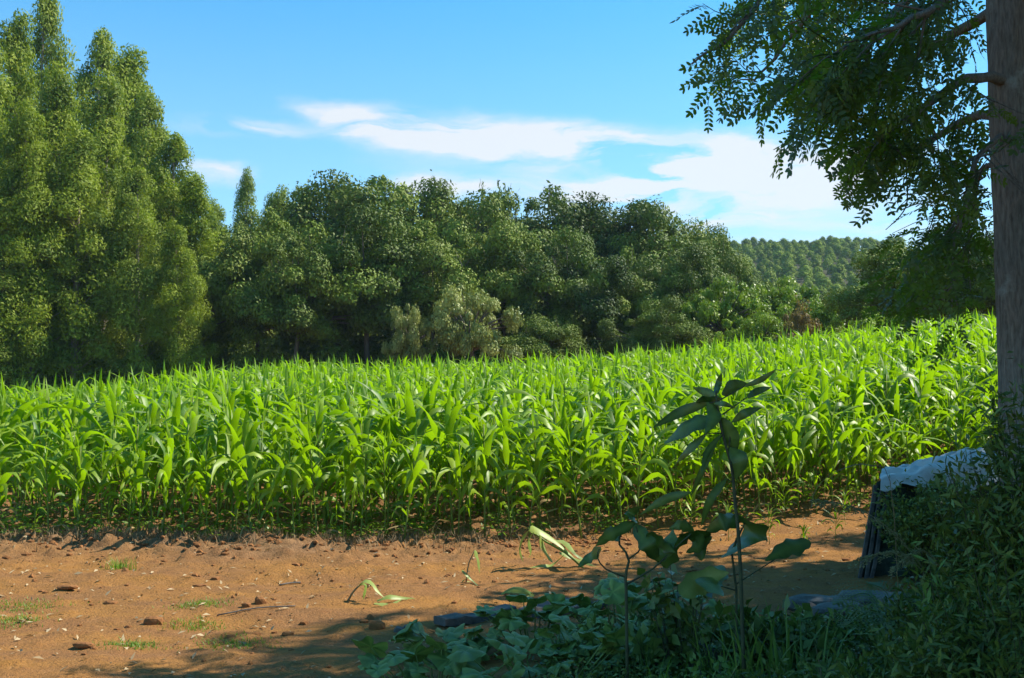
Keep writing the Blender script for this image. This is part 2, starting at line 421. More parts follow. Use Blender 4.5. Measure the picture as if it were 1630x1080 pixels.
# ---------------------------------------------------------------- ground sheet
def build_ground():
    def axis(parts): return np.unique(np.round(np.concatenate(parts), 4))
    xs = axis([np.linspace(-900, -120, 14), np.linspace(-120, -24, 26), np.linspace(-24, -8.5, 60), np.arange(-8.5, 8.5, .06), np.linspace(8.5, 24, 60), np.linspace(24, 130, 30), np.linspace(130, 900, 16)])
    ys = axis([np.linspace(-300, -10, 10), np.linspace(-10, 5, 24), np.arange(5, 17.6, .05), np.linspace(17.6, 40, 90), np.linspace(40, 120, 44), np.linspace(120, 420, 50), np.linspace(420, 1400, 12)])
    X, Y = np.meshgrid(xs, ys)
    Z = ground_z(X, Y)
    fr = front_y(X)
    bank = np.exp(-((Y - fr + .55) / .75) ** 2) * sstep(2.5, -3.5, X)      # crumbly ridge of ploughed soil at the field edge
    infield = sstep(-.2, .6, Y - fr)
    near = sstep(60, 25, Y)
    lump = fbm(X * 3.1, Y * 3.1, 5, 3) - .48
    clod = np.maximum(fbm(X * 6.5, Y * 6.5, 3, 9) - .47, 0)
    Z = Z + near * ((fbm(X * .45, Y * .7, 3, 1) - .45) * .13 + lump * (.06 + .10 * bank + .06 * infield) + clod * (.12 + .45 * bank + .15 * infield)) + bank * .09
    ruts = np.exp(-((Y - 11.6 - .12 * X) / .3) ** 2) + np.exp(-((Y - 9.5 - .12 * X) / .3) ** 2)
    Z = Z - .025 * ruts * near
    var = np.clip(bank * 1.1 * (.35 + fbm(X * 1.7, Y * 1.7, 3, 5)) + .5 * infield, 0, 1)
    n1, n0 = len(xs), len(ys)
    i = np.arange(n0 - 1)[:, None] * n1 + np.arange(n1 - 1)[None, :]
    Q = np.stack([i, i + 1, i + n1 + 1, i + n1], -1).reshape(-1, 4)
    me = mesh('ground', np.stack([X, Y, Z], -1).reshape(-1, 3), Q, None, (M['ground'],), var.ravel())
    tag(obj('ground', me), 'red brown earth track and field soil rising to the wooded hill', kind='structure')
    return xs, ys, Z

GX, GY, GZ = build_ground()

def gnd(x, y):
    """height of the modelled ground sheet (bilinear)"""
    i = min(max(np.searchsorted(GX, x) - 1, 0), len(GX) - 2); j = min(max(np.searchsorted(GY, y) - 1, 0), len(GY) - 2)
    fx = (x - GX[i]) / (GX[i + 1] - GX[i]); fy = (y - GY[j]) / (GY[j + 1] - GY[j])
    return float((GZ[j, i] * (1 - fx) + GZ[j, i + 1] * fx) * (1 - fy) + (GZ[j + 1, i] * (1 - fx) + GZ[j + 1, i + 1] * fx) * fy)

def on_ground(px, py):
    """world point where the ray of a pixel meets the ground"""
    lo, hi = 3.0, 60.0; a = None
    d = 3.0
    while d < 80:
        p = at(px, py, d)
        if p.z <= gnd(p.x, p.y): break
        d += .05
    return Vector((p.x, p.y, gnd(p.x, p.y)))

# ---------------------------------------------------------------- trees
def clump_leaves(G, cen, rad, n, l, w, up=.5, droop=0.0, cvar=.5, spread=.9, lo=-.55):
    d = rand_unit(n * 2); d = d[d[:, 2] > lo][:n]; n = len(d)
    rr = (rng.random(n) ** .45 * np.where(rng.random(n) < .10, rng.uniform(1, 1.35, n), 1))[:, None]
    P = np.asarray(cen) + d * rr * np.asarray(rad)
    Nn = norm(d + rng.normal(size=(n, 3)) * spread * .6 + np.array([0, 0, up]))
    D = np.cross(Nn, rand_unit(n)); D[:, 2] -= droop; D = norm(D)
    V, Q = leaf_quads(P, D, Nn, l * rng.uniform(.6, 1.25, n), w * rng.uniform(.6, 1.25, n))
    G.add(V, Q, None, np.repeat(np.clip(cvar + rng.normal(0, .17, n), 0, 1), 4))

def euc_variant(seed, H=20.0, Rr=2.6, dens=1.0):
    global rng
    rng = np.random.default_rng(seed)
    G = Geo(); T = Geo()
    ax = rng.normal(0, .25, (2,))
    def axis(t): return np.array([ax[0] * t * t, ax[1] * t * t, H * t])
    V, Q, C = tube([axis(t) for t in np.linspace(0, .97, 12)], np.linspace(.26, .03, 12), 7); T.add(V, Q, C)
    n = int(96 * dens)
    for k in range(n):
        t = .03 + .96 * (k + rng.random()) / n
        prof = min(1.0, (1.03 - t) * 2.0) ** .75 * (.55 + .45 * min(1, t * 3.5))
        r = Rr * prof * rng.uniform(.35, 1.02); a = rng.uniform(0, 2 * np.pi)
        c = axis(t) + np.array([r * math.cos(a), r * math.sin(a), rng.normal(0, .2)])
        cr = rng.uniform(.62, 1.15) * (.55 + .6 * prof)
        clump_leaves(G, c, (cr, cr, cr * 1.35), int(520 * cr * cr + 80), .25, .09, .2, .5, rng.uniform(.1, .9), spread=.6)
        b0 = axis(max(t - .06, .02)); V, Q, _ = tube([b0, (b0 + c) / 2 + (0, 0, -.1), c], (.06 * (1.1 - t), .04 * (1.1 - t), .012), 4, False); T.add(V, Q)
    H = float(np.percentile(np.concatenate(G.V)[:, 2], 99.9))
    return G.mesh('eucalyptus_crown', M['euc']), T.mesh('eucalyptus_trunk', M['pale_bark']), H, Rr

def broad_variant(seed, mat, H=12.0, Rr=4.6, nclump=84, leaf=(.225, .125), low=.08, twigs=0):
    global rng
    rng = np.random.default_rng(seed)
    G = Geo(); T = Geo()
    top = np.array([rng.normal(0, .3), rng.normal(0, .3), H * .62])
    V, Q, C = tube(spline([(0, 0, -.3), (rng.normal(0, .15), rng.normal(0, .15), H * .3), top], 8), np.linspace(.24, .10, 8), 7); T.add(V, Q, C)
    lim_ = nclump
    for k in range(nclump):
        u = (k + .5) / nclump
        ct = 1 - u * (1.18 - low)                                # from the top down past the equator
        a = k * 2.39996 + rng.normal(0, .25); st = math.sqrt(max(0, 1 - min(1, ct * ct)))
        q = rng.uniform(.55, 1.1) if k % 4 else rng.uniform(.15, .6)
        bulge = 1 + .22 * math.sin(3 * a + seed) * rng.uniform(.5, 1.3)
        c = np.array([Rr * q * st * math.cos(a) * bulge, Rr * q * st * math.sin(a) * bulge, H * (.50 + .41 * ct * q + rng.normal(0, .025))])
        cr = rng.uniform(.55, 1.6) * (H / 12)
        clump_leaves(G, c, (cr * rng.uniform(.75, 1.3), cr * rng.uniform(.75, 1.3), cr * rng.uniform(.6, 1.0)), int(500 * cr * cr + 140), leaf[0], leaf[1], .25, .15, rng.uniform(.05, .95), spread=.85, lo=-.6)
        V, Q, _ = tube([top * .75, (top * .75 + c) / 2 + (0, 0, .4), c], (.09, .05, .015), 4, False); T.add(V, Q)
    for k in range(14):                                           # skirt of foliage down to the ground
        a = rng.uniform(0, 2 * np.pi); r = Rr * rng.uniform(.55, .95)
        cr = rng.uniform(.9, 1.5) * (H / 12)
        clump_leaves(G, (r * math.cos(a), r * math.sin(a), H * rng.uniform(.07, .3)), (cr, cr, cr), int(330 * cr * cr + 80), leaf[0], leaf[1], .4, .15, rng.uniform(.1, .8), lo=-.9)
    for k in range(twigs):                                        # thin sprigs standing out of the crown
        a = rng.uniform(0, 2 * np.pi); r = Rr * rng.uniform(0, .75)
        b = np.array([r * math.cos(a), r * math.sin(a), H * (.86 - .25 * (r / Rr) ** 2)]); e = b + (rng.normal(0, .35), rng.normal(0, .35), rng.uniform(.9, 1.9))
        V, Q, _ = tube([b, (b + e) / 2, e], (.035, .025, .01), 4, False); T.add(V, Q)
        m = 16; s = rng.uniform(.25, 1, m)[:, None]; P = b + (e - b) * s + rng.normal(0, .13, (m, 3))
        V, Q = leaf_quads(P, rand_unit(m) + np.array([0, 0, .5]), rand_unit(m), .34, .15); G.add(V, Q, None, .45)
    H = float(np.percentile(np.concatenate(G.V)[:, 2], 99.7))
    return G.mesh('forest_crown', mat), T.mesh('forest_trunk', M['bark']), H, Rr

EUC = [euc_variant(s, dens=d, Rr=r) for s, d, r in ((11, 1, 2.6), (12, .9, 2.3), (13, 1.1, 2.9), (14, .8, 2.2))]
BRO = [broad_variant(s, M['broad'], twigs=t) for s, t in ((21, 2), (22, 6), (23, 2), (24, 3), (25, 20))]
PALE = broad_variant(31, M['pale'], 6.0, 3.0, 60, (.20, .10), .05)
BRI = [broad_variant(s, M['bright'], 6.0, 3.0, 60, (.22, .11), .05) for s in (41, 42)]
RUS = broad_variant(51, M['rusty'], 6.0, 2.8, 50, (.22, .11), .05, 8)

def tree(name, var, px, top, d, wpx, label, group, cat='tree', rz=None):
    wpx = wpx * (1.14 if name == 'eucalyptus_tree' else (1.85 if d >= 78 and d < 90 else 1.5) if cat == 'tree' else 1.2)
    p = at(px, top, d); zg = gz(p.x, p.y) - .15
    h = max(p.z - zg, 1.0); cm, tm, H, Rr = var
    sxy = wpx / F * d / (2 * Rr * 1.06); sz = h / H
    e = empty(name, (p.x, p.y, zg), rng.uniform(0, 6.28) if rz is None else rz)
    tag(e, label, cat, group)
    t = obj('trunk', tm, e); c = obj('crown', cm, e)
    t.scale = c.scale = (sxy, sxy, sz)
    return e

GE = 'tall eucalyptus trees of the left grove'
grove = [
 (0, 68, -14, 80, 118, 'tallest eucalyptus of the grove, its tip cut off by the top of the picture'),
 (1, 34, 24, 70, 125, 'second tallest eucalyptus, just left of the tip that leaves the picture'),
 (2, -22, 52, 62, 165, 'eucalyptus half cut off by the left side of the picture'),
 (3, 103, 108, 69, 118, 'eucalyptus filling the notch between the two tallest groups of tips'),
 (0, 160, 48, 78, 118, 'tall eucalyptus with the pointed tip standing clear right of the notch'),
 (1, 212, 80, 82, 165, 'eucalyptus with a round shoulder right of the clear pointed tip'),
 (2, 246, 140, 76, 130, 'eucalyptus whose right side bulges against the blue sky half way down'),
 (3, 175, 120, 66, 120, 'eucalyptus in front of the clear pointed tip, bare trunk showing through gaps'),
 (0, 282, 214, 72, 125, 'eucalyptus low on the slope of tips, last but one towards the dark wood'),
 (1, 312, 280, 70, 110, 'shortest eucalyptus tip where the grove meets the dark wood'),
 (2, 62, 165, 61, 135, 'leafy eucalyptus in the front line with yellowish young leaves half way up'),
 (3, 128, 205, 62, 125, 'front eucalyptus with bright green rounded top under the notch'),
 (0, 226, 268, 63, 112, 'front eucalyptus with reddish bare trunk seen between its branches'),
 (1, 8, 318, 60, 104, 'low bright eucalyptus with sunlit right edge at the left side of the picture'),
 (2, 292, 355, 62, 96, 'bright bushy young eucalyptus lit on its edge against the dark wood'),
]
for i, (v, px, top, d, w, lab) in enumerate(grove): tree('eucalyptus_tree', EUC[v], px, top, d, w, lab, GE, rz=i * 1.7)

GB = 'trees of the wood behind the maize'
far_con = [
 (1, 393, 272, 112, 48, 'small pointed tree rising alone above the wood beside the grove'),
 (2, 432, 298, 108, 80, 'blunt far tree just right of the lone pointed one'),
 (2, 352, 320, 100, 70, 'far tree squeezed between the grove and the lone pointed tree'),
 (3, 482, 304, 104, 66, 'slim far tree at the left shoulder of the rounded wood'),
]
for i, (v, px, top, d, w, lab) in enumerate(far_con): tree('forest_tree', EUC[v], px, top, d, w, lab, GB, rz=i * 2.1)

wood = [
 (0, 548, 284, 82, 165, 'highest rounded crown of the wood, left of the sky gap over the clouds'),
 (1, 640, 302, 84, 150, 'broad crown right beside the highest one of the wood'),
 (2, 722, 322, 80, 128, 'crown in the dip of the skyline with sprigs rising on its right'),
 (4, 790, 318, 86, 120, 'crown with thin feathery sprigs standing out against the cloud'),
 (3, 872, 308, 82, 150, 'wide dome shaped crown under the middle of the white cloud'),
 (0, 960, 318, 80, 140, 'rounded crown just right of the wide dome'),
 (2, 1042, 340, 78, 130, 'crown where the skyline starts to fall towards the far hill'),
 (1, 1108, 356, 80, 100, 'last tall crown of the wood before the planted hill'),
 (3, 412, 345, 68, 140, 'sunlit green crown below the lone pointed tree'),
 (2, 480, 365, 64, 150, 'shaded tree with a few lit sprays left of the middle of the wood'),
 (1, 590, 345, 66, 170, 'dark tree under the highest crown, its face wholly in shade'),
 (3, 690, 365, 67, 150, 'tree with glinting leaves above the pale yellowish bush'),
 (0, 800, 365, 69, 130, 'tree below the feathery sprigs, lit along its top'),
 (2, 905, 372, 67, 140, 'tree with bushy olive sprays standing before the wide dome'),
 (3, 1000, 402, 69, 120, 'olive green tree in the second line right of the middle'),
 (1, 1088, 398, 67, 115, 'tree with sunny yellow green top at the right end of the second line'),
 (2, 1050, 480, 61, 110, 'low shady tree between the olive sprays and the bright bushes'),
 (1, 862, 505, 61, 110, 'low dark bushy tree right of the pale yellowish bush'),
]
for i, (v, px, top, d, w, lab) in enumerate(wood): tree('forest_tree', BRO[v], px, top, d, w, lab, GB, rz=i * 1.3)
tree('pale_bush', PALE, 750, 458, 57, 118, 'pale yellow green bush lit in front of the dark wood', GB, 'bush', 1.0)
tree('leafy_bush', PALE, 652, 488, 57, 66, 'small light leafed bush left of the pale yellow green one', GB, 'bush', 2.2)
right = [
 (BRI[0], 1160, 446, 63, 120, 'bright green bush at the left end of the bushes below the hill', 'green_bush'),
 (BRI[1], 1245, 440, 70, 110, 'taller bright green bush in the middle below the planted hill', 'green_bush'),
 (BRI[0], 1205, 500, 58, 90, 'low green bush in front of the two bright ones', 'green_bush'),
 (RUS, 1272, 492, 56, 74, 'rusty orange tinged bush at the far edge of the maize', 'rusty_bush'),
 (BRI[1], 1335, 462, 62, 110, 'yellowish green bush just right of the rusty one', 'green_bush'),
 (BRI[0], 1395, 448, 66, 110, 'green bush half hidden by the dark hanging branches', 'green_bush'),
 (BRO[3], 1150, 388, 76, 84, 'olive tree leaning out at the right end of the wood', 'forest_tree'),
 (BRO[0], 1452, 392, 52, 150, 'dark tree at the right behind the low hanging branches', 'forest_tree'),
 (BRO[2], 1535, 384, 50, 140, 'dark tree close left of the rough trunk behind the maize', 'forest_tree'),
 (BRO[1], 1625, 372, 48, 150, 'dark tree hidden mostly behind the rough trunk', 'forest_tree'),
]
for i, (v, px, top, d, w, lab, nm) in enumerate(right): tree(nm, v, px, top, d, w, lab, 'bushes and trees below the planted hill', 'bush' if 'bush' in nm else 'tree', i * 1.9)

rng = np.random.default_rng(3)
G = Geo()
for k in range(230):
    px = rng.uniform(280, 1180); d = rng.uniform(84, 100); p = at(px, 600, d); r_ = rng.uniform(1.6, 3.2)
    clump_leaves(G, (p.x, d, gz(p.x, d) + rng.uniform(.3, 9.5)), (r_, r_, r_), 330, .42, .22, .2, .1, rng.uniform(.1, .7))
tag(obj('undergrowth', G.mesh('undergrowth', M['broad'])), 'dim undergrowth filling the wood behind its front trees', 'undergrowth', kind='stuff')

# plantation on the far hill: every small tree its own object, trunk and crown in one mesh
def hill_tree_mesh(seed):
    global rng
    rng = np.random.default_rng(seed)
    G = Geo(); H = 6.8
    V, Q, C = tube([(0, 0, -.5), (0, 0, H * .9)], (.16, .05), 5); nv = len(V)
    for k in range(16):
        t = k / 15; r = 2.1 * math.sqrt(max(0, 1 - t * t)) * rng.uniform(.35, .8); a = k * 2.4
        clump_leaves(G, (r * math.cos(a), r * math.sin(a), H * (.40 + .50 * t)), (1.15 - .25 * t, 1.15 - .25 * t, .9), 120, .5, .24, .3, 0, rng.uniform(.25, .8), spread=.4)
    nl = sum(len(q) for q in G.Q)
    G.add(V, Q, C, .5)
    me = G.mesh('plantation_tree', M['conifer'], M['bark'])
    mi = np.zeros(len(me.polygons), np.int32); mi[nl:nl + len(Q)] = 1; mi[nl + len(Q):] = 1
    me.polygons.foreach_set('material_index', mi)
    return me
HT = [hill_tree_mesh(s) for s in (61, 62, 63)]
rng = np.random.default_rng(5)
cnt = 0
for row in range(17):
    d = 225 + row * 10.5
    px = 1135 + rng.uniform(0, 20)
    while px < 1440 and cnt < 298:
        p = at(px, 500, d + rng.normal(0, 3.5)); o = obj('plantation_tree', HT[int(rng.integers(3))], None, (p.x, p.y, gz(p.x, p.y) - .2))
        s = rng.uniform(.62, .98); o.scale = (s, s, s * rng.uniform(.75, 1.0)); o.rotation_euler = (0, 0, rng.uniform(0, 6.28))
        tag(o, 'small rounded tree in the rows planted on the distant hill', 'tree', 'trees planted on the distant hill')
        px += rng.uniform(.6, 1.4) * 3.75 / d * F; cnt += 1

# ---------------------------------------------------------------- maize
def corn_curve(L, e0, e1, n, k=1.35):
    """centre line of a maize leaf in its own XZ plane, rising then bowing over"""
    s = np.linspace(0, 1, n); c_ = .52 if k > 1.4 else .38; g_ = 1 / (1 + np.exp(-(s - c_) * (13 if k > 1.25 else 6))); g_ = (g_ - g_[0]) / (g_[-1] - g_[0])
    ang = R(e0) + (R(e1) - R(e0)) * (.55 * g_ + .45 * s ** k)
    ds = L / (n - 1); x = np.concatenate([[0], np.cumsum(np.cos(ang[:-1]) * ds)]); z = np.concatenate([[0], np.cumsum(np.sin(ang[:-1]) * ds)])
    return np.stack([x, np.zeros(n), z], -1)

def corn_width(n, w):
    s = np.linspace(0, 1, n)
    return w * np.clip(np.minimum(.45 + s * 2.6, 1), 0, 1) * np.clip(1.0 - s ** 2.4, .02, 1) 

def corn_leaf_geo(L, w, e0, e1, n, twist=0.0, seed=0):
    r = np.random.default_rng(seed)
    C = corn_curve(L, e0, e1, n, r.uniform(1.1, 1.7))
    s = np.linspace(0, 1, n); C[:, 1] += r.normal(0, .06) * L * s ** 2
    tw = twist * s ** 1.3
    side = np.stack([np.zeros(n), np.cos(tw), np.sin(tw)], -1)
    return ribbon(C, corn_width(n, w / 2), side, .30, .28, 2.2, r.uniform(0, 6))

rng = np.random.default_rng(17)
LEAFKIND = []          # (L, w, e0, e1, twist) young upright ones first, drooping ones last
for k in range(12):
    f = k / 11
    LEAFKIND.append((.52 + .24 * math.sin(math.pi * min(1, f * 1.1)), .060 + .028 * math.sin(math.pi * min(1, f + .15)), 80 - 36 * f + rng.normal(0, 5), 62 - 157 * min(1, f * 1.55) + rng.normal(0, 22), rng.normal(0, 1.5)))
CORN_LEAF = []
for k, (L_, w_, a_, b_, t_) in enumerate(LEAFKIND):
    for rep in range(2):
        V, Q = corn_leaf_geo(L_ * (1 + .1 * rep), w_, a_ - 6 * rep, b_ - 18 * rep, 9, t_ * (1 if rep else -1), 100 + k * 2 + rep)
        CORN_LEAF.append((k, mesh('maize_leaf', V, Q, None, (M['corn'],), np.full(len(V), .05 + .9 * rng.random()))))
dry_leaves = []
for k in range(3):
    V, Q = corn_leaf_geo(.5, .04, 20, -85, 7, rng.normal(0, 1.5), 300 + k); dry_leaves.append(mesh('dry_leaf', V, Q, None, (M['corn_dry'],), np.full(len(V), .5)))

def corn_layout(r, n=12):
    """(relative stalk height, azimuth, leaf kind index, scale) for each leaf"""
    az0 = r.uniform(0, 6.28); out = []
    for k in range(n):
        f = k / (n - 1)                                  # 0 = lowest, 1 = top
        h = .24 + .60 * f
        kind = int(round((1 - f) * 11))
        sc = .62 + .55 * math.sin(math.pi * min(1, .18 + .72 * f))
        out.append((h, az0 + math.pi * (k % 2) + r.normal(0, .6), kind, sc * r.uniform(.88, 1.12)))
    for q in range(2): out.append((.80, r.uniform(0, 6.28), q, .62))
    return out

STALK_H = 1.30
def corn_proto(seed):
    r = np.random.default_rng(seed)
    e = empty('maize_plant')
    bend = r.normal(0, .03, 2)
    P = [(bend[0] * t * t, bend[1] * t * t, STALK_H * t - .03) for t in np.linspace(0, 1, 7)]
    V, Q, T = tube(P, np.linspace(.0135, .006, 7), 6)
    obj('stalk', mesh('maize_stalk', V, Q, T, (M['corn_stalk'],), np.linspace(.2, .8, len(V))), e)
    for h, a, kind, sc in corn_layout(r):
        c = [m for k, m in CORN_LEAF if k == min(kind, 11)]
        o = obj('leaf', c[int(r.integers(len(c)))], e, (bend[0] * h * h, bend[1] * h * h, STALK_H * h))
        o.rotation_euler = (r.normal(0, .06), r.normal(0, .08), a); o.scale = (sc, sc * r.uniform(.85, 1.15), sc)
    if seed % 2:
        o = obj('leaf', dry_leaves[seed % 3], e, (0, 0, .12)); o.rotation_euler = (0, 0, r.uniform(0, 6.28)); o['label'] = 'withered straw coloured bottom leaf'
    return e

protos = [corn_proto(s) for s in (1, 2, 3, 4, 5, 6, 7)]
PCH = {p: list(p.children) for p in protos}

def copy_thing(root, loc, rz, sc, label, group):
    r = root.copy(); COL.objects.link(r); r.location = loc; r.rotation_euler = (rng.normal(0, .055), rng.normal(0, .055), rz); r.scale = sc
    r['label'] = label; r['category'] = 'plant'; r['group'] = group
    for ch in PCH[root]:
        c = ch.copy(); COL.objects.link(c); c.parent = r
    return r

rng = np.random.default_rng(23)
spots = []
for row in range(5):
    x = -8.6 + rng.uniform(0, .2)
    while x < 9.6:
        y = float(front_y(x)) + .72 * row + rng.normal(0, .10)
        if abs(x) < .492 * y + .1 and not (row == 0 and rng.random() < .10):
            spots.append((row, x, y))
        x += rng.uniform(.21, .38)
spots = spots[:300]
spots_row = {}
for n, (row, x, y) in enumerate(spots):
    hs = (1.06, 1.17, 1.22, 1.25, 1.26)[row] * rng.uniform(.78, 1.14) * (1 - .10 * float(sstep(2.5, 6, x)) * (row < 2)) * (1 - .14 * float(sstep(-4.2, -6, x)) * (row < 2))
    w = hs * rng.uniform(.85, 1.08)
    zone = ('below the eucalyptus grove', 'before the left of the wood', 'before the middle of the wood', 'around the fallen maize', 'behind the tall dark weed', 'right of the tall dark weed')[int(np.searchsorted([-.28, -.12, .02, .13, .24], x / y))]
    lab, grp = (('maize plant of the front row ' + zone, 'front row of maize') if row == 0 else
                ('maize plant just behind the front row, ' + zone, 'maize plants behind the front row'))
    if n < len(protos):
        e = protos[n]; e.location = (x, y, gnd(x, y)); e.rotation_euler = (0, 0, rng.uniform(0, 6.28)); e.scale = (w, w, hs); tag(e, lab, 'plant', grp)
    else:
        copy_thing(protos[int(rng.integers(len(protos)))], (x, y, gnd(x, y)), rng.uniform(0, 6.28), (w, w, hs), lab, grp)

# the rest of the field: one object, each plant real geometry
def corn_baked(seed, n=7, nleaf=11):
    r = np.random.default_rng(seed); G = Geo()
    V, Q, _ = tube([(0, 0, 0), (0, 0, STALK_H)], (.013, .006), 4, False); G.add(V, Q, None, .3)
    for h, a, kind, sc in corn_layout(r, nleaf):
        L_, w_, a_, b_, t_ = LEAFKIND[min(kind, 11)]
        V, Q = corn_leaf_geo(L_, w_ * 1.08, a_ - r.uniform(0, 8), b_ - r.uniform(-10, 25), n, t_ * r.choice([-1, 1]), int(r.integers(1e6)))
        V = V * sc; ca, sa = math.cos(a), math.sin(a)
        V = np.stack([V[:, 0] * ca - V[:, 1] * sa, V[:, 0] * sa + V[:, 1] * ca, V[:, 2] + STALK_H * h], -1)
        G.add(V, Q, None, float(np.clip(r.normal(.52, .3), 0, 1)))
    return np.concatenate(G.V), np.concatenate(G.Q), np.concatenate(G.A)

BAKED = [corn_baked(400 + k) for k in range(10)]
def field_rest():
    r = np.random.default_rng(29); G = Geo()
    start = 5 * .72
    y = 14.0
    row = 0
    while True:
        off = start + row * .70
        if off > 48: break
        x = -36 + r.uniform(0, .3)
        step = .27 if off < 16 else (.32 if off < 26 else .40)
        while x < 24:
            x += r.uniform(.75, 1.25) * step
            yy = float(front_y(min(x, 7.0))) + (0.25 * (x - 7) if x > 7 else 0) + off + r.normal(0, .09)
            if abs(x) > .50 * yy + .4: continue
            lim = 60.0 if x < -.28 * yy else 38.0           # field ends behind the crest on the right, runs on to the grove on the left
            if yy > lim: continue
            V, Q, A = BAKED[int(r.integers(10))]
            a = r.uniform(0, 6.28); ca, sa = math.cos(a), math.sin(a); h = (1.26 if yy < 42 else 1.15) * r.uniform(.78, 1.16); w = 1.1 * r.uniform(.85, 1.1)
            if yy > 40: h *= 1.0
            W = np.stack([(V[:, 0] * ca - V[:, 1] * sa) * w + x, (V[:, 0] * sa + V[:, 1] * ca) * w + yy, V[:, 2] * h + gz(x, yy)], -1)
            G.add(W, Q, None, np.clip(A + r.normal(0, .16), 0, 1))
        row += 1
    o = obj('maize_field', G.mesh('maize_field', M['corn']))
    tag(o, 'dense bright green maize filling the slope behind the front rows', 'maize', kind='stuff')
    return o
field_rest()

rng = np.random.default_rng(27)
G = Geo(); n = 9000
x = rng.uniform(-34, -9, n); y = 61.0 + rng.normal(0, .9, n); P = np.stack([x, y, ground_z(x, y) + rng.random(n) * 1.3 * (.4 + fbm(x * .5, y, 2, 3))], -1)
V, Q = leaf_quads(P, rng.normal(0, .45, (n, 3)) + (0, 0, 1), rand_unit(n), rng.uniform(.25, .6, n), .05); G.add(V, Q, None, np.repeat(rng.random(n), 4))
tag(obj('margin_grass', G.mesh('margin_grass', M['margin'])), 'tall yellowish grass between the maize and the foot of the grove', 'grass', kind='stuff')

# ---------------------------------------------------------------- low weeds, dry grass and litter at the field edge
def blades(G, n, place, h=(.1, .25), w=.006, lean=.5, seg=3, a=.5):
    for _ in range(n):
        x, y = place(); z = gnd(x, y) - .01; H = rng.uniform(*h); t = rng.uniform(0, 6.28); l = rng.uniform(.1, 1) * lean * H
        C = np.array([(x + math.cos(t) * l * s * s, y + math.sin(t) * l * s * s, z + H * s * (1 - .25 * s * lean)) for s in np.linspace(0, 1, seg + 1)])
        W = w * np.linspace(1, .1, seg + 1)
        V, Q = ribbon(C, W, (-math.sin(t), math.cos(t), 0), .2); G.add(V, Q, None, float(np.clip(a + rng.normal(0, .2), 0, 1)))

rng = np.random.default_rng(31)
G = Geo()
def strip(): 
    x = rng.triangular(-8, -4.0, 2.0); return x, float(front_y(x)) - .15 + rng.normal(0, .30)
blades(G, 4200, strip, (.04, .19), .0065, .9, 3)
def infield():
    x = rng.uniform(-8, 6); return x, float(front_y(x)) + rng.uniform(0, 3)
blades(G, 1500, infield, (.05, .2), .006, 1.1, 3)
tag(obj('dry_grass', G.mesh('dry_grass', M['drygrass'])), 'thin dead grass along the ploughed edge of the field', 'grass', kind='stuff')

G = Geo()
for k in range(430):
    x = rng.uniform(-8.2, 5.5); y = float(front_y(x)) + rng.uniform(-.25, 2.4)
    if x > -1 and rng.random() < .35: continue
    n = int(rng.integers(8, 22)); r_ = rng.uniform(.06, .16)
    P = np.array([x, y, gnd(x, y) + .03]) + np.stack([rng.normal(0, r_, n), rng.normal(0, r_, n), rng.uniform(0, .16, n)], -1)
    V, Q = leaf_quads(P, rand_unit(n) * (1, 1, .4), norm(rng.normal(0, .5, (n, 3)) + (0, 0, 1)), rng.uniform(.05, .11), rng.uniform(.025, .05)); G.add(V, Q, None, float(rng.uniform(.2, .9)))
tag(obj('low_weeds', G.mesh('low_weeds', M['low'])), 'low light green weeds among the feet of the maize', 'weeds', kind='stuff')

G = Geo()
n = 2600
x = rng.uniform(-8, 7, n); y = rng.uniform(6.5, 17.5, n)
P = np.stack([x, y, [gnd(a, b) + .012 for a, b in zip(x, y)]], -1)
V, Q = leaf_quads(P, rand_unit(n) * (1, 1, .25), norm(rng.normal(0, .35, (n, 3)) + (0, 0, 1)), rng.uniform(.02, .11, n), rng.uniform(.012, .034, n), .3); G.add(V, Q, None, np.repeat(rng.random(n), 4))
tag(obj('leaf_litter', G.mesh('leaf_litter', M['litter'])), 'scattered bits of dry leaf and chaff lying on the red earth', 'litter', kind='stuff')

def lump(name, loc, size, mat, label, cat, group=None, seed=0, rz=0.0, rough=.3, sub=2):
    """an irregular stone or clod: a displaced, flattened ball"""
    import bmesh
    r = np.random.default_rng(seed); bm = bmesh.new(); bmesh.ops.create_icosphere(bm, subdivisions=sub, radius=1.0)
    o1 = r.uniform(0, 50, 3)
    for v in bm.verts:
        c = np.array(v.co); q = c * 1.3 + o1
        k = 1 + rough * 2 * (float(fbm(q[0] + q[2] * .7, q[1] - q[2] * .4, 3, seed)) - .45)
        c = np.sign(c) * np.abs(c) ** .75 * k
        v.co = (c[0] * size[0], c[1] * size[1], c[2] * size[2])
    me = bpy.data.meshes.new(name); bm.to_mesh(me); bm.free(); me.materials.append(mat)
    me.polygons.foreach_set('use_smooth', np.full(len(me.polygons), False))
    o = obj(name, me, None, loc); o.rotation_euler = (0, 0, rz); tag(o, label, cat, group); return o

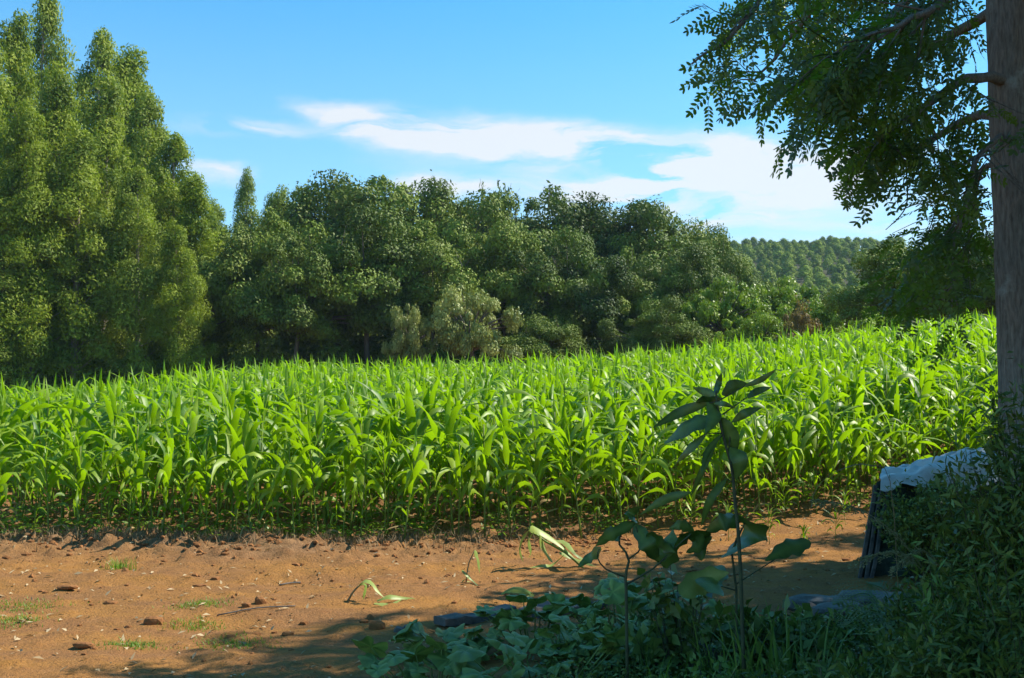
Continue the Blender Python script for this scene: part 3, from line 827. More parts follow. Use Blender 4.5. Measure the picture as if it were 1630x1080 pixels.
clods = [((246, 995), (.085, .05, .045), 'brick brown oblong clod lying alone on the sunlit earth', .1),
         ((415, 962), (.055, .05, .045), 'dark crumbly clod left of the wilted maize shoot', .4),
         ((392, 968), (.045, .04, .03), 'smaller dark clod touching the crumbly one', .9),
         ((600, 1002), (.07, .045, .05), 'dark brown clod at the border of the shadow', .2),
         ((133, 1031), (.09, .035, .025), 'flat dark brown chip near the grass in the lower left', -.1),
         ((458, 1012), (.05, .03, .02), 'thin flat clod close to the shadow border', .3),
         ((108, 940), (.10, .05, .02), 'flat pale crust of soil at the left of the track', .1),
         ((178, 962), (.07, .04, .02), 'flat brown crust right of the pale one', -.2),
         ((318, 935), (.07, .03, .015), 'thin slab of earth on the middle of the track', .1)]
for i, ((px, py), sz, lab, rz) in enumerate(clods):
    p = on_ground(px, py); lump('earth_clod', (p.x, p.y, p.z + sz[2] * .4), sz, M['clod'], lab, 'clod', 'clods on the track', 500 + i, rz, .45)
# sticks
for i, (a, b, lab) in enumerate([((445, 934), (478, 930), 'short dark stick lying on the track'), ((345, 983), (470, 968), 'long thin crooked twig lying across the track')]):
    A, B = on_ground(*a), on_ground(*b); m = (A + B) / 2; A.z += .012; B.z += .012; m.z = gnd(m.x, m.y) + .02
    P = spline([A, m + Vector((0, .03, 0)), B], 7); V, Q, T = tube(P, .009 if i == 0 else .006, 5)
    tag(obj('stick', mesh('stick', V, Q, T, (M['wood'],), np.full(len(V), .5))), lab, 'stick')
# earth crumbs too many to count
import bmesh as _b
G = Geo(); _bm = _b.new(); _b.ops.create_icosphere(_bm, subdivisions=1, radius=1.0)
IV = np.array([v.co[:] for v in _bm.verts]); IT = np.array([[v.index for v in f.verts] for f in _bm.faces]); _bm.free()
for k in range(1250):
    if k < 700: x = rng.uniform(-8.4, 1.5); y = float(front_y(x)) - .55 + rng.normal(0, .4)
    else: x = rng.uniform(-7.5, 6); y = rng.uniform(6.6, 15)
    s = rng.uniform(.006, .03) ** 1.0 if k >= 800 else rng.uniform(.012, .045)
    G.add(IV * rng.uniform(.6, 1.2, (len(IV), 1)) * (s * rng.uniform(.7, 1.5), s, s * .7) + (x, y, gnd(x, y) + s * .2), None, IT, .5)
tag(obj('earth_crumbs', G.mesh('earth_crumbs', M['clod'], smooth=False)), 'loose crumbs of soil along the ploughed edge', 'crumbs', kind='stuff')

# small grass patches on the track
gp = [((35, 966), .42, 'flat grass patch at the left end of the track'), ((22, 991), .32, 'second grass patch at the left, just nearer'),
      ((212, 1029), .26, 'bright grass tuft near the lower left shadow'), ((372, 1028), .36, 'yellowish grass patch on the border of the shadow'),
      ((190, 905), .22, 'thin green tuft at the foot of the ploughed bank'), ((312, 998), .28, 'faint grass patch in the middle of the track'),
      ((320, 962), .3, 'thin line of grass across the middle of the track')]
for i, ((px, py), rad, lab) in enumerate(gp):
    c = on_ground(px, py); G = Geo()
    blades(G, 330 if i != 4 else 90, lambda: (c.x + rng.normal(0, rad * .45), c.y + rng.normal(0, rad * .35)), (.02, .065) if i != 4 else (.08, .2), .005, 1.0, 3)
    tag(obj('grass_patch', G.mesh('grass_patch', M['low'])), lab, 'grass', 'grass patches on the track', kind='stuff')

# ---------------------------------------------------------------- broken and wilted maize on the track
def blade_part(parent, pts, w, side, mat, name='leaf', fold=.25, n=9, var=.5, wave=.2):
    C = spline(pts, n); s = np.linspace(0, 1, n); W = w / 2 * np.clip(np.minimum(.5 + s * 2.5, 1) * (1 - s ** 2.6), .03, 1)
    o0 = Vector(parent.location)
    V, Q = ribbon(C - np.array(o0), W, side, fold, wave, 2, rng.uniform(0, 6))
    return obj(name, mesh(name, V, Q, None, (mat,), np.full(len(V), var)), parent)

def stem_part(parent, pts, r0, r1, mat, name='stem', n=7):
    P = spline(pts, n) - np.array(Vector(parent.location)); V, Q, T = tube(P, np.linspace(r0, r1, n), 6)
    return obj(name, mesh(name, V, Q, T, (mat,), np.full(len(V), .4)), parent)

def px_thing(name, base, label, cat, group=None):
    p = on_ground(*base); e = empty(name, p); return tag(e, label, cat, group), p.y

e, d = px_thing('broken_maize_shoot', (553, 957), 'wilted maize shoot bent over onto the track, left of the others', 'plant')
stem_part(e, [at(553, 958, d), at(562, 943, d), at(572, 932, d)], .012, .009, M['corn_dry'])
blade_part(e, [at(570, 934, d), at(580, 924, d), at(592, 928, d - .05), at(600, 940, d - .1), at(612, 952, d - .1)], .07, (.4, 1, .2), M['corn_cut'], var=.8)
blade_part(e, [at(572, 933, d), at(583, 930, d + .05), at(580, 948, d), at(578, 956, d)], .05, (.5, 1, .1), M['corn_cut'], var=.3)
blade_part(e, [at(600, 956, d - .1), at(620, 950, d - .1), at(645, 952, d), at(668, 955, d)], .06, (.1, 1, .5), M['corn_cut'], var=.7)
blade_part(e, [at(596, 960, d - .25), at(620, 962, d - .25), at(642, 953, d - .15)], .06, (.1, 1, .3), M['corn_cut'], var=.9)
e, d = px_thing('broken_maize_shoot', (742, 928), 'small snapped maize shoot standing like a peak in the middle of the track', 'plant')
stem_part(e, [at(742, 928, d), at(746, 898, d), at(756, 876, d)], .009, .006, M['corn_dry'])
blade_part(e, [at(756, 876, d), at(761, 890, d), at(764, 914, d - .03)], .06, (.6, 1, 0), M['corn_cut'], var=.5)
blade_part(e, [at(736, 908, d), at(744, 916, d - .05), at(750, 922, d - .05), at(766, 938, d - .1)], .05, (.5, 1, .3), M['corn_cut'], var=.4)
blade_part(e, [at(742, 922, d), at(732, 930, d), at(722, 940, d - .1)], .05, (.5, 1, .3), M['corn_cut'], var=.6)
blade_part(e, [at(744, 926, d), at(752, 932, d), at(740, 942, d - .2)], .045, (.5, 1, .3), M['corn_cut'], var=.8)
e, d = px_thing('broken_maize_shoot', (800, 950), 'flat bundle of limp maize leaves lying right of the peaked shoot', 'plant')
for q in range(5):
    blade_part(e, [at(798 + 3 * q, 946 - 2 * q, d + .08 * q), at(815 + 3 * q, 936 + q * 3, d + .05 * q), at(838 + 3 * q, 940 + 2 * q, d), at(846 - 2 * q, 950, d - .1)], .05, (.2, 1, .5), M['corn_cut'], var=.3 + .12 * q)
e, d = px_thing('fallen_maize_plant', (925, 904), 'large knocked over maize plant with pale striped leaves at the field edge', 'plant')
stem_part(e, [at(930, 906, d), at(900, 880, d), at(868, 862, d + .1), at(842, 842, d + .1)], .016, .010, M['corn_stalk'])
for pts, w, v in [([(844, 842), (858, 846), (890, 866), (922, 898)], .10, .9), ([(846, 842), (838, 850), (828, 875), (833, 895)], .09, .4),
                  ([(860, 846), (864, 868), (874, 888), (880, 896)], .08, .7), ([(880, 860), (900, 864), (918, 884), (944, 900)], .08, .8),
                  ([(850, 848), (842, 862), (846, 880), (840, 890)], .07, .6), ([(890, 880), (912, 888), (936, 898), (952, 903)], .06, .5), ([(898, 884), (880, 900), (860, 902), (842, 904)], .06, .8)]:
    blade_part(e, [at(a, b, d + rng.normal(0, .08)) for a, b in pts], w, (.5, 1, .3), M['corn_cut'], var=v)

# late small maize on the open soil at the right
for i, (px, py, h) in enumerate([(1225, 868, .42), (1250, 830, .55), (1330, 862, .36), (1300, 820, .55), (1160, 862, .45), (1100, 850, .6), (1345, 830, .4), (1280, 880, .3)]):
    p = on_ground(px, py)
    copy_thing(protos[i % 7], (p.x, p.y, p.z), rng.uniform(0, 6.28), (h * .75, h * .75, h * .8), 'small late maize plant standing apart on the red soil at the right', 'small maize plants at the right')

# ---------------------------------------------------------------- the rough trunk with its overhanging branches
def overhead_tree():
    global rng
    rng = np.random.default_rng(77)
    base = at(1632, 1080, 7.0); base.z = gnd(base.x, base.y)
    e = empty('overhanging_tree', base)
    tag(e, 'rough grey brown trunk at the right edge with dark feathery branches overhead', 'tree')
    o0 = np.array(base)
    ctr = [at(1634, 1095, 7.0), at(1629, 800, 7.0), at(1622, 600, 7.0), at(1612, 330, 7.0), at(1604, 100, 7.0), at(1597, -160, 7.02), at(1580, -600, 7.2), at(1600, -1000, 7.5)]
    P = spline(ctr, 150); hts = P[:, 2]
    rad = np.interp(hts, [0, .4, 1.4, 3.0, 4.4, 6.5], [.20, .150, .128, .122, .118, .09])
    V, Q, T = tube(P - o0, rad, 44)
    ang = np.arctan2(V[:, 1] - np.interp(V[:, 2], (P - o0)[:, 2], (P - o0)[:, 1]), V[:, 0] - np.interp(V[:, 2], (P - o0)[:, 2], (P - o0)[:, 0]))
    k = 1 + .24 * (fbm(ang * 6 + 20, V[:, 2] * 2.4, 5, 4) - .47) + .10 * (fbm(ang * 1.5 + 9, V[:, 2] * .8, 2, 8) - .47)
    cx = np.interp(V[:, 2], (P - o0)[:, 2], (P - o0)[:, 0]); cy = np.interp(V[:, 2], (P - o0)[:, 2], (P - o0)[:, 1])
    V[:, 0] = cx + (V[:, 0] - cx) * k; V[:, 1] = cy + (V[:, 1] - cy) * k
    obj('trunk', mesh('rough_trunk', V, Q, T, (M['trunk'],), np.full(len(V), .5)), e)

    # spray meshes: a twig with pinnate leaves
    def spray(seed, nleaf=8, twig=.42):
        r = np.random.default_rng(seed); G = Geo()
        tp = spline([(0, 0, 0), (twig * .5, r.normal(0, .04), r.normal(.01, .03)), (twig, r.normal(0, .07), -.06 + r.normal(0, .04))], 7)
        V, Q, _ = tube(tp, np.linspace(.0045, .0015, 7), 4, False); G.add(V, Q, None, .2)
        for k in range(nleaf):
            s = (k + .6) / nleaf; b = np.array([np.interp(s, np.linspace(0, 1, 7), tp[:, c]) for c in range(3)])
            yaw = (1 if k % 2 else -1) * R(r.uniform(28, 68)) * (1 - .4 * s); L_ = r.uniform(.13, .21); pit = R(r.uniform(-45, 18))
            dirv = np.array([math.cos(yaw) * math.cos(pit), math.sin(yaw) * math.cos(pit), math.sin(pit)])
            rach = np.array([b + dirv * L_ * q + np.array([0, 0, -.05 * q * q]) for q in np.linspace(0, 1, 5)])
            V, Q, _ = tube(rach, .0012, 3, False); G.add(V, Q, None, .3)
            sd = norm(np.cross(dirv, [0, 0, 1])); upv = np.cross(sd, dirv); roll = r.normal(0, .6)
            sd2 = sd * math.cos(roll) + upv * math.sin(roll); up2 = np.cross(sd2, dirv)
            m = 6
            for q in range(m):
                f = .22 + .78 * q / (m - 1) ; p = np.array([np.interp(f, np.linspace(0, 1, 5), rach[:, c]) for c in range(3)])
                for sg in ((-1, 1) if q < m - 1 else (-1, 1, 0)):
                    ax = norm(dirv * (.55 if sg else 1) + sd2 * sg * .9 + np.array([0, 0, r.normal(-.12, .18)])); l = r.uniform(.036, .051); w = l * r.uniform(.36, .46)
                    wd = norm(np.cross(ax, up2 + rand_unit(1)[0] * .25)); pts = [p, p + ax * l * .3 + wd * w * .5, p + ax * l * .72 + wd * w * .48, p + ax * l, p + ax * l * .72 - wd * w * .48, p + ax * l * .3 - wd * w * .5]
                    G.add(pts, [(0, 1, 2, 5), (2, 3, 4, 5)], None, float(np.clip(r.normal(.45, .22), 0, 1)))
        return G.mesh('leaf_spray', M['over'])
    SP = [spray(s, 7 + s % 4) for s in range(700, 708)]
    TW = M['stem']

    def inside(px, py):
        """region of the picture the foliage fills (photograph pixels); above the frame anything goes"""
        if py < -30: return 1040 < px
        top = [(0, 1112), (60, 1098), (120, 1125), (150, 1190), (185, 1195), (215, 1195), (235, 1320), (270, 1335), (300, 1390), (330, 1430), (380, 1405), (420, 1390), (470, 1370), (540, 1380), (590, 1440), (600, 1600)]
        xs = np.interp(py, [t[0] for t in top], [t[1] for t in top])
        if py > 530: return False
        return px > xs - 4

    def to_px(p):
        x, y, z = p[0], p[1], p[2] - CAM_H; cp, sp_ = math.cos(PITCH), math.sin(PITCH)
        yc = y * cp + z * sp_; zc = -y * sp_ + z * cp
        return 815 + F * x / yc, 540 - F * zc / yc

    limbs = [  # control pixels with depths
        [(1600, -420, 7.1), (1470, -330, 6.9), (1330, -160, 6.6), (1220, 20, 6.4), (1135, 95, 6.3)],
        [(1598, -260, 7.0), (1480, -200, 7.4), (1360, -60, 7.8), (1250, 70, 8.0), (1200, 130, 8.1)],
        [(1600, -60, 7.0), (1500, -40, 6.5), (1400, 40, 6.1), (1300, 120, 5.9), (1225, 185, 5.8)],
        [(1602, 10, 7.0), (1520, 50, 7.5), (1430, 110, 7.9), (1370, 170, 8.1), (1335, 225, 8.2)],
        [(1606, 130, 7.0), (1540, 140, 6.7), (1470, 190, 6.4), (1400, 235, 6.2), (1355, 265, 6.1)],
        [(1610, 190, 7.0), (1560, 200, 7.3), (1500, 240, 7.6), (1440, 275, 7.8), (1400, 300, 7.9)],
        [(1610, 210, 7.0), (1572, 240, 6.7), (1552, 290, 6.6), (1535, 360, 6.5), (1500, 410, 6.5)],
        [(1612, 250, 7.0), (1570, 270, 7.2), (1558, 330, 7.4), (1545, 420, 7.5), (1500, 490, 7.6)],
        [(1602, -160, 7.0), (1560, -100, 6.2), (1500, 20, 5.6), (1440, 60, 5.3), (1380, 90, 5.2)],
        [(1600, -330, 7.1), (1500, -260, 8.2), (1420, -140, 8.4), (1330, -40, 8.3), (1280, 40, 8.2)],
        [(1600, -500, 7.15), (1640, -420, 6.2), (1700, -330, 5.2), (1740, -260, 4.3), (1760, -200, 3.6)],
        [(1600, -560, 7.2), (1720, -500, 7.8), (1860, -400, 8.4), (2000, -300, 9.0), (2100, -260, 9.4)],
    ]
    budget = 300; cand = []
    for li, L_ in enumerate(limbs):
        pts = [at(*q) for q in L_]
        C = spline(pts, 16); C = C + np.cumsum(rng.normal(0, .012, C.shape), 0)
        r0 = .040 if li not in (6, 7) else .022
        b = Geo(); V, Q, T = tube(C - o0, np.linspace(r0, .006, 16), 6); b.add(V, Q, T)
        twigs = 15
        for k in range(twigs):
            s = rng.uniform(.16, 1.0); i = min(int(s * 15), 14); q = C[i] + (C[i + 1] - C[i]) * (s * 15 - i)
            t = norm(C[i + 1] - C[i]); dv = norm(t * .7 + rand_unit(1)[0] * .85 + np.array([-.1, 0, -.15])); ln = rng.uniform(.25, .65) * (1.15 - .4 * s)
            E = q + dv * ln + np.array([0, 0, -.08])
            if not inside(*to_px(E + dv * .1)): continue
            V, Q, _ = tube(np.array([q, (q + E) / 2 + rand_unit(1)[0] * .03, E]) - o0, (.008, .005, .0025), 4, False); b.add(V, Q)
            for m in range(3):
                f = (.35, .7, 1.0)[m]; cand.append((q + (E - q) * f, norm(dv + rand_unit(1)[0] * .55), li))
            cand.append((q, norm(dv + rand_unit(1)[0]), li))
        obj('branch', b.mesh('overhead_branch', M['trunk']), e)
    # bare hanging twigs in the lower gap
    for pts, r0 in [([(1555, 270), (1552, 330), (1545, 380), (1500, 430)], .010), ([(1442, 260), (1444, 320), (1432, 345), (1410, 366)], .006), ([(1436, 334), (1460, 325), (1500, 318), (1540, 300)], .004),
                    ([(1570, 280), (1530, 310), (1500, 345), (1470, 380)], .005), ([(1572, 300), (1540, 340), (1520, 400), (1500, 440)], .006), ([(1560, 275), (1500, 285), (1455, 310), (1430, 330)], .004),
                    ([(1575, 320), (1520, 345), (1470, 350), (1420, 372)], .004), ([(1570, 260), (1545, 300), (1510, 320), (1480, 330)], .004)]:
        dd = 6.6 + rng.normal(0, .25); C = spline([at(a, b_, dd + rng.normal(0, .08)) for a, b_ in pts], 10) - o0
        V, Q, T = tube(C, np.linspace(r0, r0 * .4, 10), 5); obj('twig', mesh('hanging_twig', V, Q, T, (TW,), np.full(len(V), .3)), e)
    rng.shuffle(cand)
    done = 0; off = 0; drop = 0; stuffG = Geo()
    for q, dv, li in cand:
        px, py = to_px(q + dv * .30); px0, py0 = to_px(q)
        if not inside(px, py) or px0 > 1668 and py0 > 0: continue
        # thin the gap where bare twigs show against the cloud
        if 300 < py < 375 and rng.random() < .8: continue
        if py > 430 and rng.random() < .55: continue
        if 235 < py <= 300 and rng.random() < .25: continue
        rot = Vector(dv).to_track_quat('X', 'Z') @ Quaternion((1, 0, 0), rng.normal(0, .5))
        sc = rng.uniform(.72, 1.0)
        seen = -60 < py < 620 and px < 1640
        if seen and px0 > 1545 and (q + dv * .3)[1] < 7.15 and not (120 < py < 200 and rng.random() < .3): continue
        late = seen and done >= budget
        if late and (off > 900 or px > 1480 or drop > 120): continue
        drop += late
        if not seen and rng.random() < .5: continue
        if seen and not late:
            o = obj('leaf_spray', SP[int(rng.integers(8))], e, Vector(q - o0)); o.rotation_mode = 'QUATERNION'; o.rotation_quaternion = rot; o.scale = (sc, sc, sc); done += 1
        else:
            off += 1
            me = SP[int(rng.integers(8))]; n = len(me.vertices); co = np.empty(n * 3, np.float32); me.vertices.foreach_get('co', co)
            Rm = np.array(rot.to_matrix()); W = co.reshape(-1, 3) * sc @ Rm.T + (q - o0)
            fl = [tuple(p.vertices) for p in me.polygons]
            stuffG.add(W, [f for f in fl if len(f) == 4], [f for f in fl if len(f) == 3], .4)
    print('SPRAYS', done, off, drop)
    if stuffG.n:
        s = obj('foliage', stuffG.mesh('outer_foliage', M['over']), e); s['kind'] = 'stuff'
    # the upper crown, above the picture, that shades the track
    Gc = Geo()
    for k in range(70):
        a = rng.uniform(0, 6.28); r = 3.0 * math.sqrt(rng.random()); c = np.array([7.3 + r * math.cos(a), 4.7 + r * .85 * math.sin(a), 8.4 + rng.normal(0, .7)])
        clump_leaves(Gc, c - o0, (.9, .9, .6), 120, .26, .12, .6, .1, .4)
    s = obj('crown', Gc.mesh('upper_crown', M['over']), e)
    V, Q, T = tube(np.array([P[-14], P[-8], P[-1], (6.8, 5.0, 8.0)]) - o0, (.085, .07, .06, .03), 8); obj('limb', mesh('upper_limb', V, Q, T, (M['trunk'],), np.full(len(V), .5)), e)
    return e
overhead_tree()

# trees just outside the picture at the right; their shade covers the near part of the track
def shade_tree(x, y, H, Rr, label, i):
    v = BRO[i]; e = empty('forest_tree', (x, y, gz(x, y) - .1), i * 1.1); tag(e, label, 'tree')
    t = obj('trunk', v[1], e); c = obj('crown', v[0], e); s = Rr / v[3]
    t.scale = c.scale = (s, s, H / v[2])
SHADE = [(10.9, 7.6, 13.0, 5.5, 'broad tree shading the track from beyond the right side of the picture', 0), (14.5, 16.0, 9.5, 2.8, 'smaller tree beyond the right side behind the broad one', 2),
         (8.0, 2.6, 10.5, 4.0, 'tree beside the viewer whose shade lies over the near corner', 3)]
for s in SHADE: shade_tree(*s)

# ---------------------------------------------------------------- sheet covered stack, stones and boards at the foot of the shrubs
def quad_strip(rows):
    """rows of points -> grid mesh V, Q"""
    A = np.asarray(rows, float); a, b = A.shape[:2]
    i = np.arange(a - 1)[:, None] * b + np.arange(b - 1)[None, :]
    return A.reshape(-1, 3), np.stack([i, i + 1, i + b + 1, i + b], -1).reshape(-1, 4)

def bar(A, B, w, h, up=(0, 0, 1), jit=.006, n=6):
    """a slightly uneven board from A to B"""
    A = np.array(A, float); B = np.array(B, float); t = norm(B - A); s = norm(np.cross(t, up)); u = np.cross(s, t)
    rows = []
    for f in np.linspace(0, 1, n):
        c = A + (B - A) * f + rng.normal(0, jit, 3)
        k = w / 2 * rng.uniform(.92, 1.05); q = h / 2 * rng.uniform(.9, 1.08)
        rows.append([c - s * k - u * q * .8, c - s * k * .85 - u * q, c + s * k * .85 - u * q, c + s * k - u * q * .8, c + s * k + u * q * .8, c + s * k * .85 + u * q, c - s * k * .85 + u * q, c - s * k + u * q * .8, c - s * k - u * q * .8])
    V, Q = quad_strip(rows)
    nV = len(V); V = np.vstack([V, rows[0][0] * 0 + np.mean(rows[0][:8], 0), np.mean(rows[-1][:8], 0)])
    T = [(nV, k + 1, k) for k in range(8)] + [(nV + 1, (n - 1) * 9 + k, (n - 1) * 9 + k + 1) for k in range(8)]
    return V, Q, T

def covered_stack():
    global rng
    rng = np.random.default_rng(91)
    d0 = 11.3; base = at(1366, 905, d0); zb = gnd(base.x + .5, d0) - .05
    e = empty('covered_stack', (base.x + .7, d0 + .6, zb)); o0 = np.array(e.location)
    tag(e, 'dark stack with crumpled grey plastic sheet on top, left of the trunk foot', 'stack')
    x0 = base.x + .02; x1 = at(1660, 800, d0).x; zl = at(1408, 768, d0).z; zr = at(1590, 742, d0).z
    # front cloth, leaning back, with sagging folds
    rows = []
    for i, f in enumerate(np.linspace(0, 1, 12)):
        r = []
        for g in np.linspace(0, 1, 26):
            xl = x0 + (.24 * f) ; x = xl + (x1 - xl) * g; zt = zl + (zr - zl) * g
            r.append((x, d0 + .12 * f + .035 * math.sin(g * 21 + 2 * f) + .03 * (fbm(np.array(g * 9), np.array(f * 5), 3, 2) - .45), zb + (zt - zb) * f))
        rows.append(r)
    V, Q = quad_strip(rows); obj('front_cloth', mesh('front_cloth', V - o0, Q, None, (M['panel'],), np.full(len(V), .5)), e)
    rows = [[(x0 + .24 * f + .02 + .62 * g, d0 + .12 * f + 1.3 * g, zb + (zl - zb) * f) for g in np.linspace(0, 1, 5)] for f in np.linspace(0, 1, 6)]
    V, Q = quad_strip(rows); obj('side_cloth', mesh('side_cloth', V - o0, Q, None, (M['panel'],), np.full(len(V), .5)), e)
    # leaning slats at the left end
    for k in range(3):
        xa = x0 - .03 + .055 * k
        V, Q, T = bar((xa, d0 - .05 - .02 * k, zb), (xa + .235, d0 + .09 - .02 * k, zl - .04 - .03 * k), .036, .03, (0, 1, 0)); obj('slat', mesh('leaning_slat', V - o0, Q, T, (M['wood'],), np.full(len(V), .5), smooth=False), e)
    # sheet over the top
    rows = []
    for f in np.linspace(0, 1, 22):
        r = []
        for g in np.linspace(0, 1, 46):
            x = x0 + .20 + .5 * f * (1 - g) + (x1 - x0 + .1) * g; y = d0 - .02 + 1.25 * f
            hump = .22 * math.exp(-((g - .55) / .33) ** 2) * math.sin(math.pi * min(1, .25 + f * .75))
            zt = zl + (zr - zl) * g + hump * (0.3 + f)
            cr = .055 * (1 - 5 * abs(fbm(np.array(x * 1.5 + y * 1.1 + 9), np.array(y * 4.5 - x * 2.0), 3, 6) - .45)) + .02 * math.sin(17 * x + 9 * y + 5 * float(fbm(np.array(x * 2), np.array(y * 2), 2, 3)))
            hang = 0
            if f < .12: hang = (-.10 - .16 * max(0, math.sin(g * 5.1 - .6)) - .04 * math.sin(g * 19)) * (1 - f / .12)
            r.append((x, y - (.05 if f < .12 else 0), zt + cr + hang + .03))
        rows.append(r)
    V, Q = quad_strip(rows); obj('plastic_sheet', mesh('plastic_sheet', V - o0, Q, None, (M['sheet'],), np.full(len(V), .5)), e)
covered_stack()

for i, (px, py, d, sz, rz, lab) in enumerate([
    (1295, 922, 9.6, (.26, .14, .07), .1, 'flat dark grey stone left of the covered stack'),
    (1385, 912, 9.5, (.34, .15, .075), -.1, 'long flat grey stone before the foot of the covered stack'),
    (1330, 932, 9.0, (.22, .12, .06), .3, 'low bluish grey stone nearest the fern'),
    (1440, 918, 9.2, (.22, .16, .09), .5, 'dark stone half under the drooping plume'),
    (1100, 1010, 7.2, (.15, .12, .10), .2, 'pale grey rounded stone sunk among the squash leaves'),
    ]):
    p = at(px, py, d); zz = min(p.z, gnd(p.x, p.y) + .12); lump('flat_stone', (p.x, p.y, zz), sz, M['stone'], lab, 'stone', 'stones before the covered stack', 800 + i, rz, .55, 3)

for i, (a, b, w, h, lab) in enumerate([
    ((700, 999), (812, 982), .17, .07, 'short thick dark board lying in the shadow beside the squash leaves'),
    ((800, 990), (905, 962), .12, .05, 'long narrow dark board just right of the short thick one'),
    ((850, 985), (960, 968), .10, .05, 'board reaching into the squash leaves at the shadow border'),
    ((628, 1006), (672, 1008), .08, .05, 'small chunk of dark wood at the left end of the boards')]):
    A, B = on_ground(*a), on_ground(*b); e = bar((A.x, A.y, A.z + h * .5), (B.x, B.y, B.z + h * .5), w, h, jit=.012, n=9)
    tag(obj('board', mesh('weathered_board', e[0], e[1], e[2], (M['wood'],), np.full(len(e[0]), .5), smooth=False)), lab, 'board', 'boards lying in the shade')

# ---------------------------------------------------------------- broad leaved weeds in the near shade
def weed_leaf(parent, pts, w, mat=None, tilt=None, name='leaf', n=19, pw=.85):
    """broad pointed leaf along pixel+depth points, its face turned roughly to the viewer"""
    C = spline([at(*p) for p in pts], n); s = np.linspace(0, 1, n)
    t = C[-1] - C[0]; view = norm(C[n // 2] - np.array([0, 0, CAM_H])); side = norm(np.cross(t, view)); up = np.cross(side, norm(t))
    a = rng.normal(0, .5) if tilt is None else tilt
    sd = side * math.cos(a) + up * math.sin(a)
    d = np.mean([p[2] for p in pts]); ww = w / F * d / max(.55, math.cos(a))
    W = ww / 2 * np.clip(np.sin(np.pi * np.clip(s, .015, .99) ** pw) ** .85, .03, 1) * (1 if pw > .8 else 1 + .16 * np.sin(s * 21 + rng.uniform(0, 6)))
    o0 = np.array(Vector(parent.location)); V, Q = ribbon(C - o0, W, sd, .22, .12, 2.5, rng.uniform(0, 6))
    return obj(name, mesh('weed_leaf', V, Q, None, (mat or M['weed'],), np.tile([0, .75, 0], len(V) // 3) + rng.uniform(.05, .35) + rng.normal(0, .1, len(V))), parent)

rng = np.random.default_rng(101)
D = 6.2
b = at(1184, 975, D); zz = gnd(b.x, b.y)
e = empty('tall_weed', (b.x, b.y, zz)); tag(e, 'tall dark weed with long drooping pointed leaves standing before the maize', 'plant')
stem_part(e, [(b.x, b.y, zz - .02), at(1178, 890, D), at(1170, 800, D), at(1165, 745, D), at(1150, 690, D), at(1141, 640, D), at(1140, 622, D)], .012, .006, M['stem'], n=14)
TW = [((1184, 616), (1212, 604), (1236, 588), 11), ((1189, 633), (1208, 622), (1228, 617), 14), ((1149, 628), (1168, 616), (1190, 611), 25), ((1139, 630), (1143, 612), (1149, 594), 12),
      ((1139, 628), (1122, 624), (1103, 617), 16), ((1128, 642), (1086, 655), (1039, 681), 20), ((1139, 664), (1096, 676), (1057, 706), 27), ((1126, 640), (1138, 658), (1123, 690), 27),
      ((1165, 672), (1188, 657), (1212, 649), 17), ((1135, 643), (1152, 643), (1171, 650), 10), ((1149, 665), (1163, 696), (1169, 727), 29), ((1161, 712), (1177, 732), (1172, 764), 30),
      ((1125, 690), (1097, 715), (1076, 738), 14), ((1140, 706), (1118, 750), (1099, 792), 11), ((1157, 762), (1132, 795), (1116, 838), 15), ((1100, 784), (1060, 795), (1018, 820), 17),
      ((1150, 690), (1126, 720), (1117, 755), 12), ((1108, 640), (1126, 636), (1150, 634), 15)]
for a_, m_, c_, w in TW:
    dd = D + rng.normal(0, .12); weed_leaf(e, [(*a_, D), (*m_, dd), (*c_, dd + rng.normal(0, .1))], w * .86, tilt=rng.normal(0, .35))
for a_, c_ in (((1141, 640), (1128, 642)), ((1150, 680), (1139, 664)), ((1160, 715), (1165, 672)), ((1150, 690), (1125, 690)), ((1152, 690), (1140, 706)), ((1168, 770), (1157, 762)), ((1141, 640), (1184, 616)), ((1150, 660), (1189, 633)), ((1120, 750), (1100, 784))):
    stem_part(e, [at(*a_, D), at(*c_, D)], .005, .003, M['stem'], 'leaf_stalk', 4)

D = 6.5
b = at(998, 990, D); zz = gnd(b.x, b.y)
e = empty('branching_weed', (b.x, b.y, zz)); tag(e, 'low dark branching weed with curled broad leaves against the red soil', 'plant')
stem_part(e, [(b.x, b.y, zz - .02), at(997, 952, D), at(996, 916, D), at(1001, 888, D), at(985, 865, D), at(990, 848, D)], .011, .006, M['stem'], n=10)
stem_part(e, [at(995, 919, D), at(964, 906, D), at(951, 888, D), at(954, 874, D)], .006, .004, M['stem'], 'branch')
stem_part(e, [at(1001, 890, D), at(1020, 872, D), at(1012, 838, D)], .006, .004, M['stem'], 'branch')
stem_part(e, [at(998, 930, D), at(1040, 905, D), at(1075, 872, D), at(1100, 850, D)], .007, .004, M['stem'], 'branch')
for pts, w in [([(1014, 830), (970, 853), (948, 870)], 24), ([(957, 873), (940, 886), (920, 903)], 19), ([(1010, 834), (1033, 870), (1052, 898)], 34), ([(1012, 832), (1004, 818), (1022, 806)], 22), ([(1060, 905), (1072, 875), (1104, 846)], 44),
               ([(1040, 890), (1060, 868), (1072, 842)], 30), ([(1090, 850), (1112, 862), (1118, 892)], 40), ([(1030, 850), (1050, 866), (1075, 880)], 26), ([(1105, 846), (1086, 836), (1065, 842)], 22), ([(985, 862), (975, 850), (972, 838)], 18)]:
    weed_leaf(e, [(*p, D + rng.normal(0, .1)) for p in pts], w * .8, pw=.75)
D = 6.6
b = at(1170, 990, D); zz = gnd(b.x, b.y)
e = empty('broad_weed', (b.x, b.y, zz)); tag(e, 'low weed with a large curled olive leaf at the stem of the tall weed', 'plant')
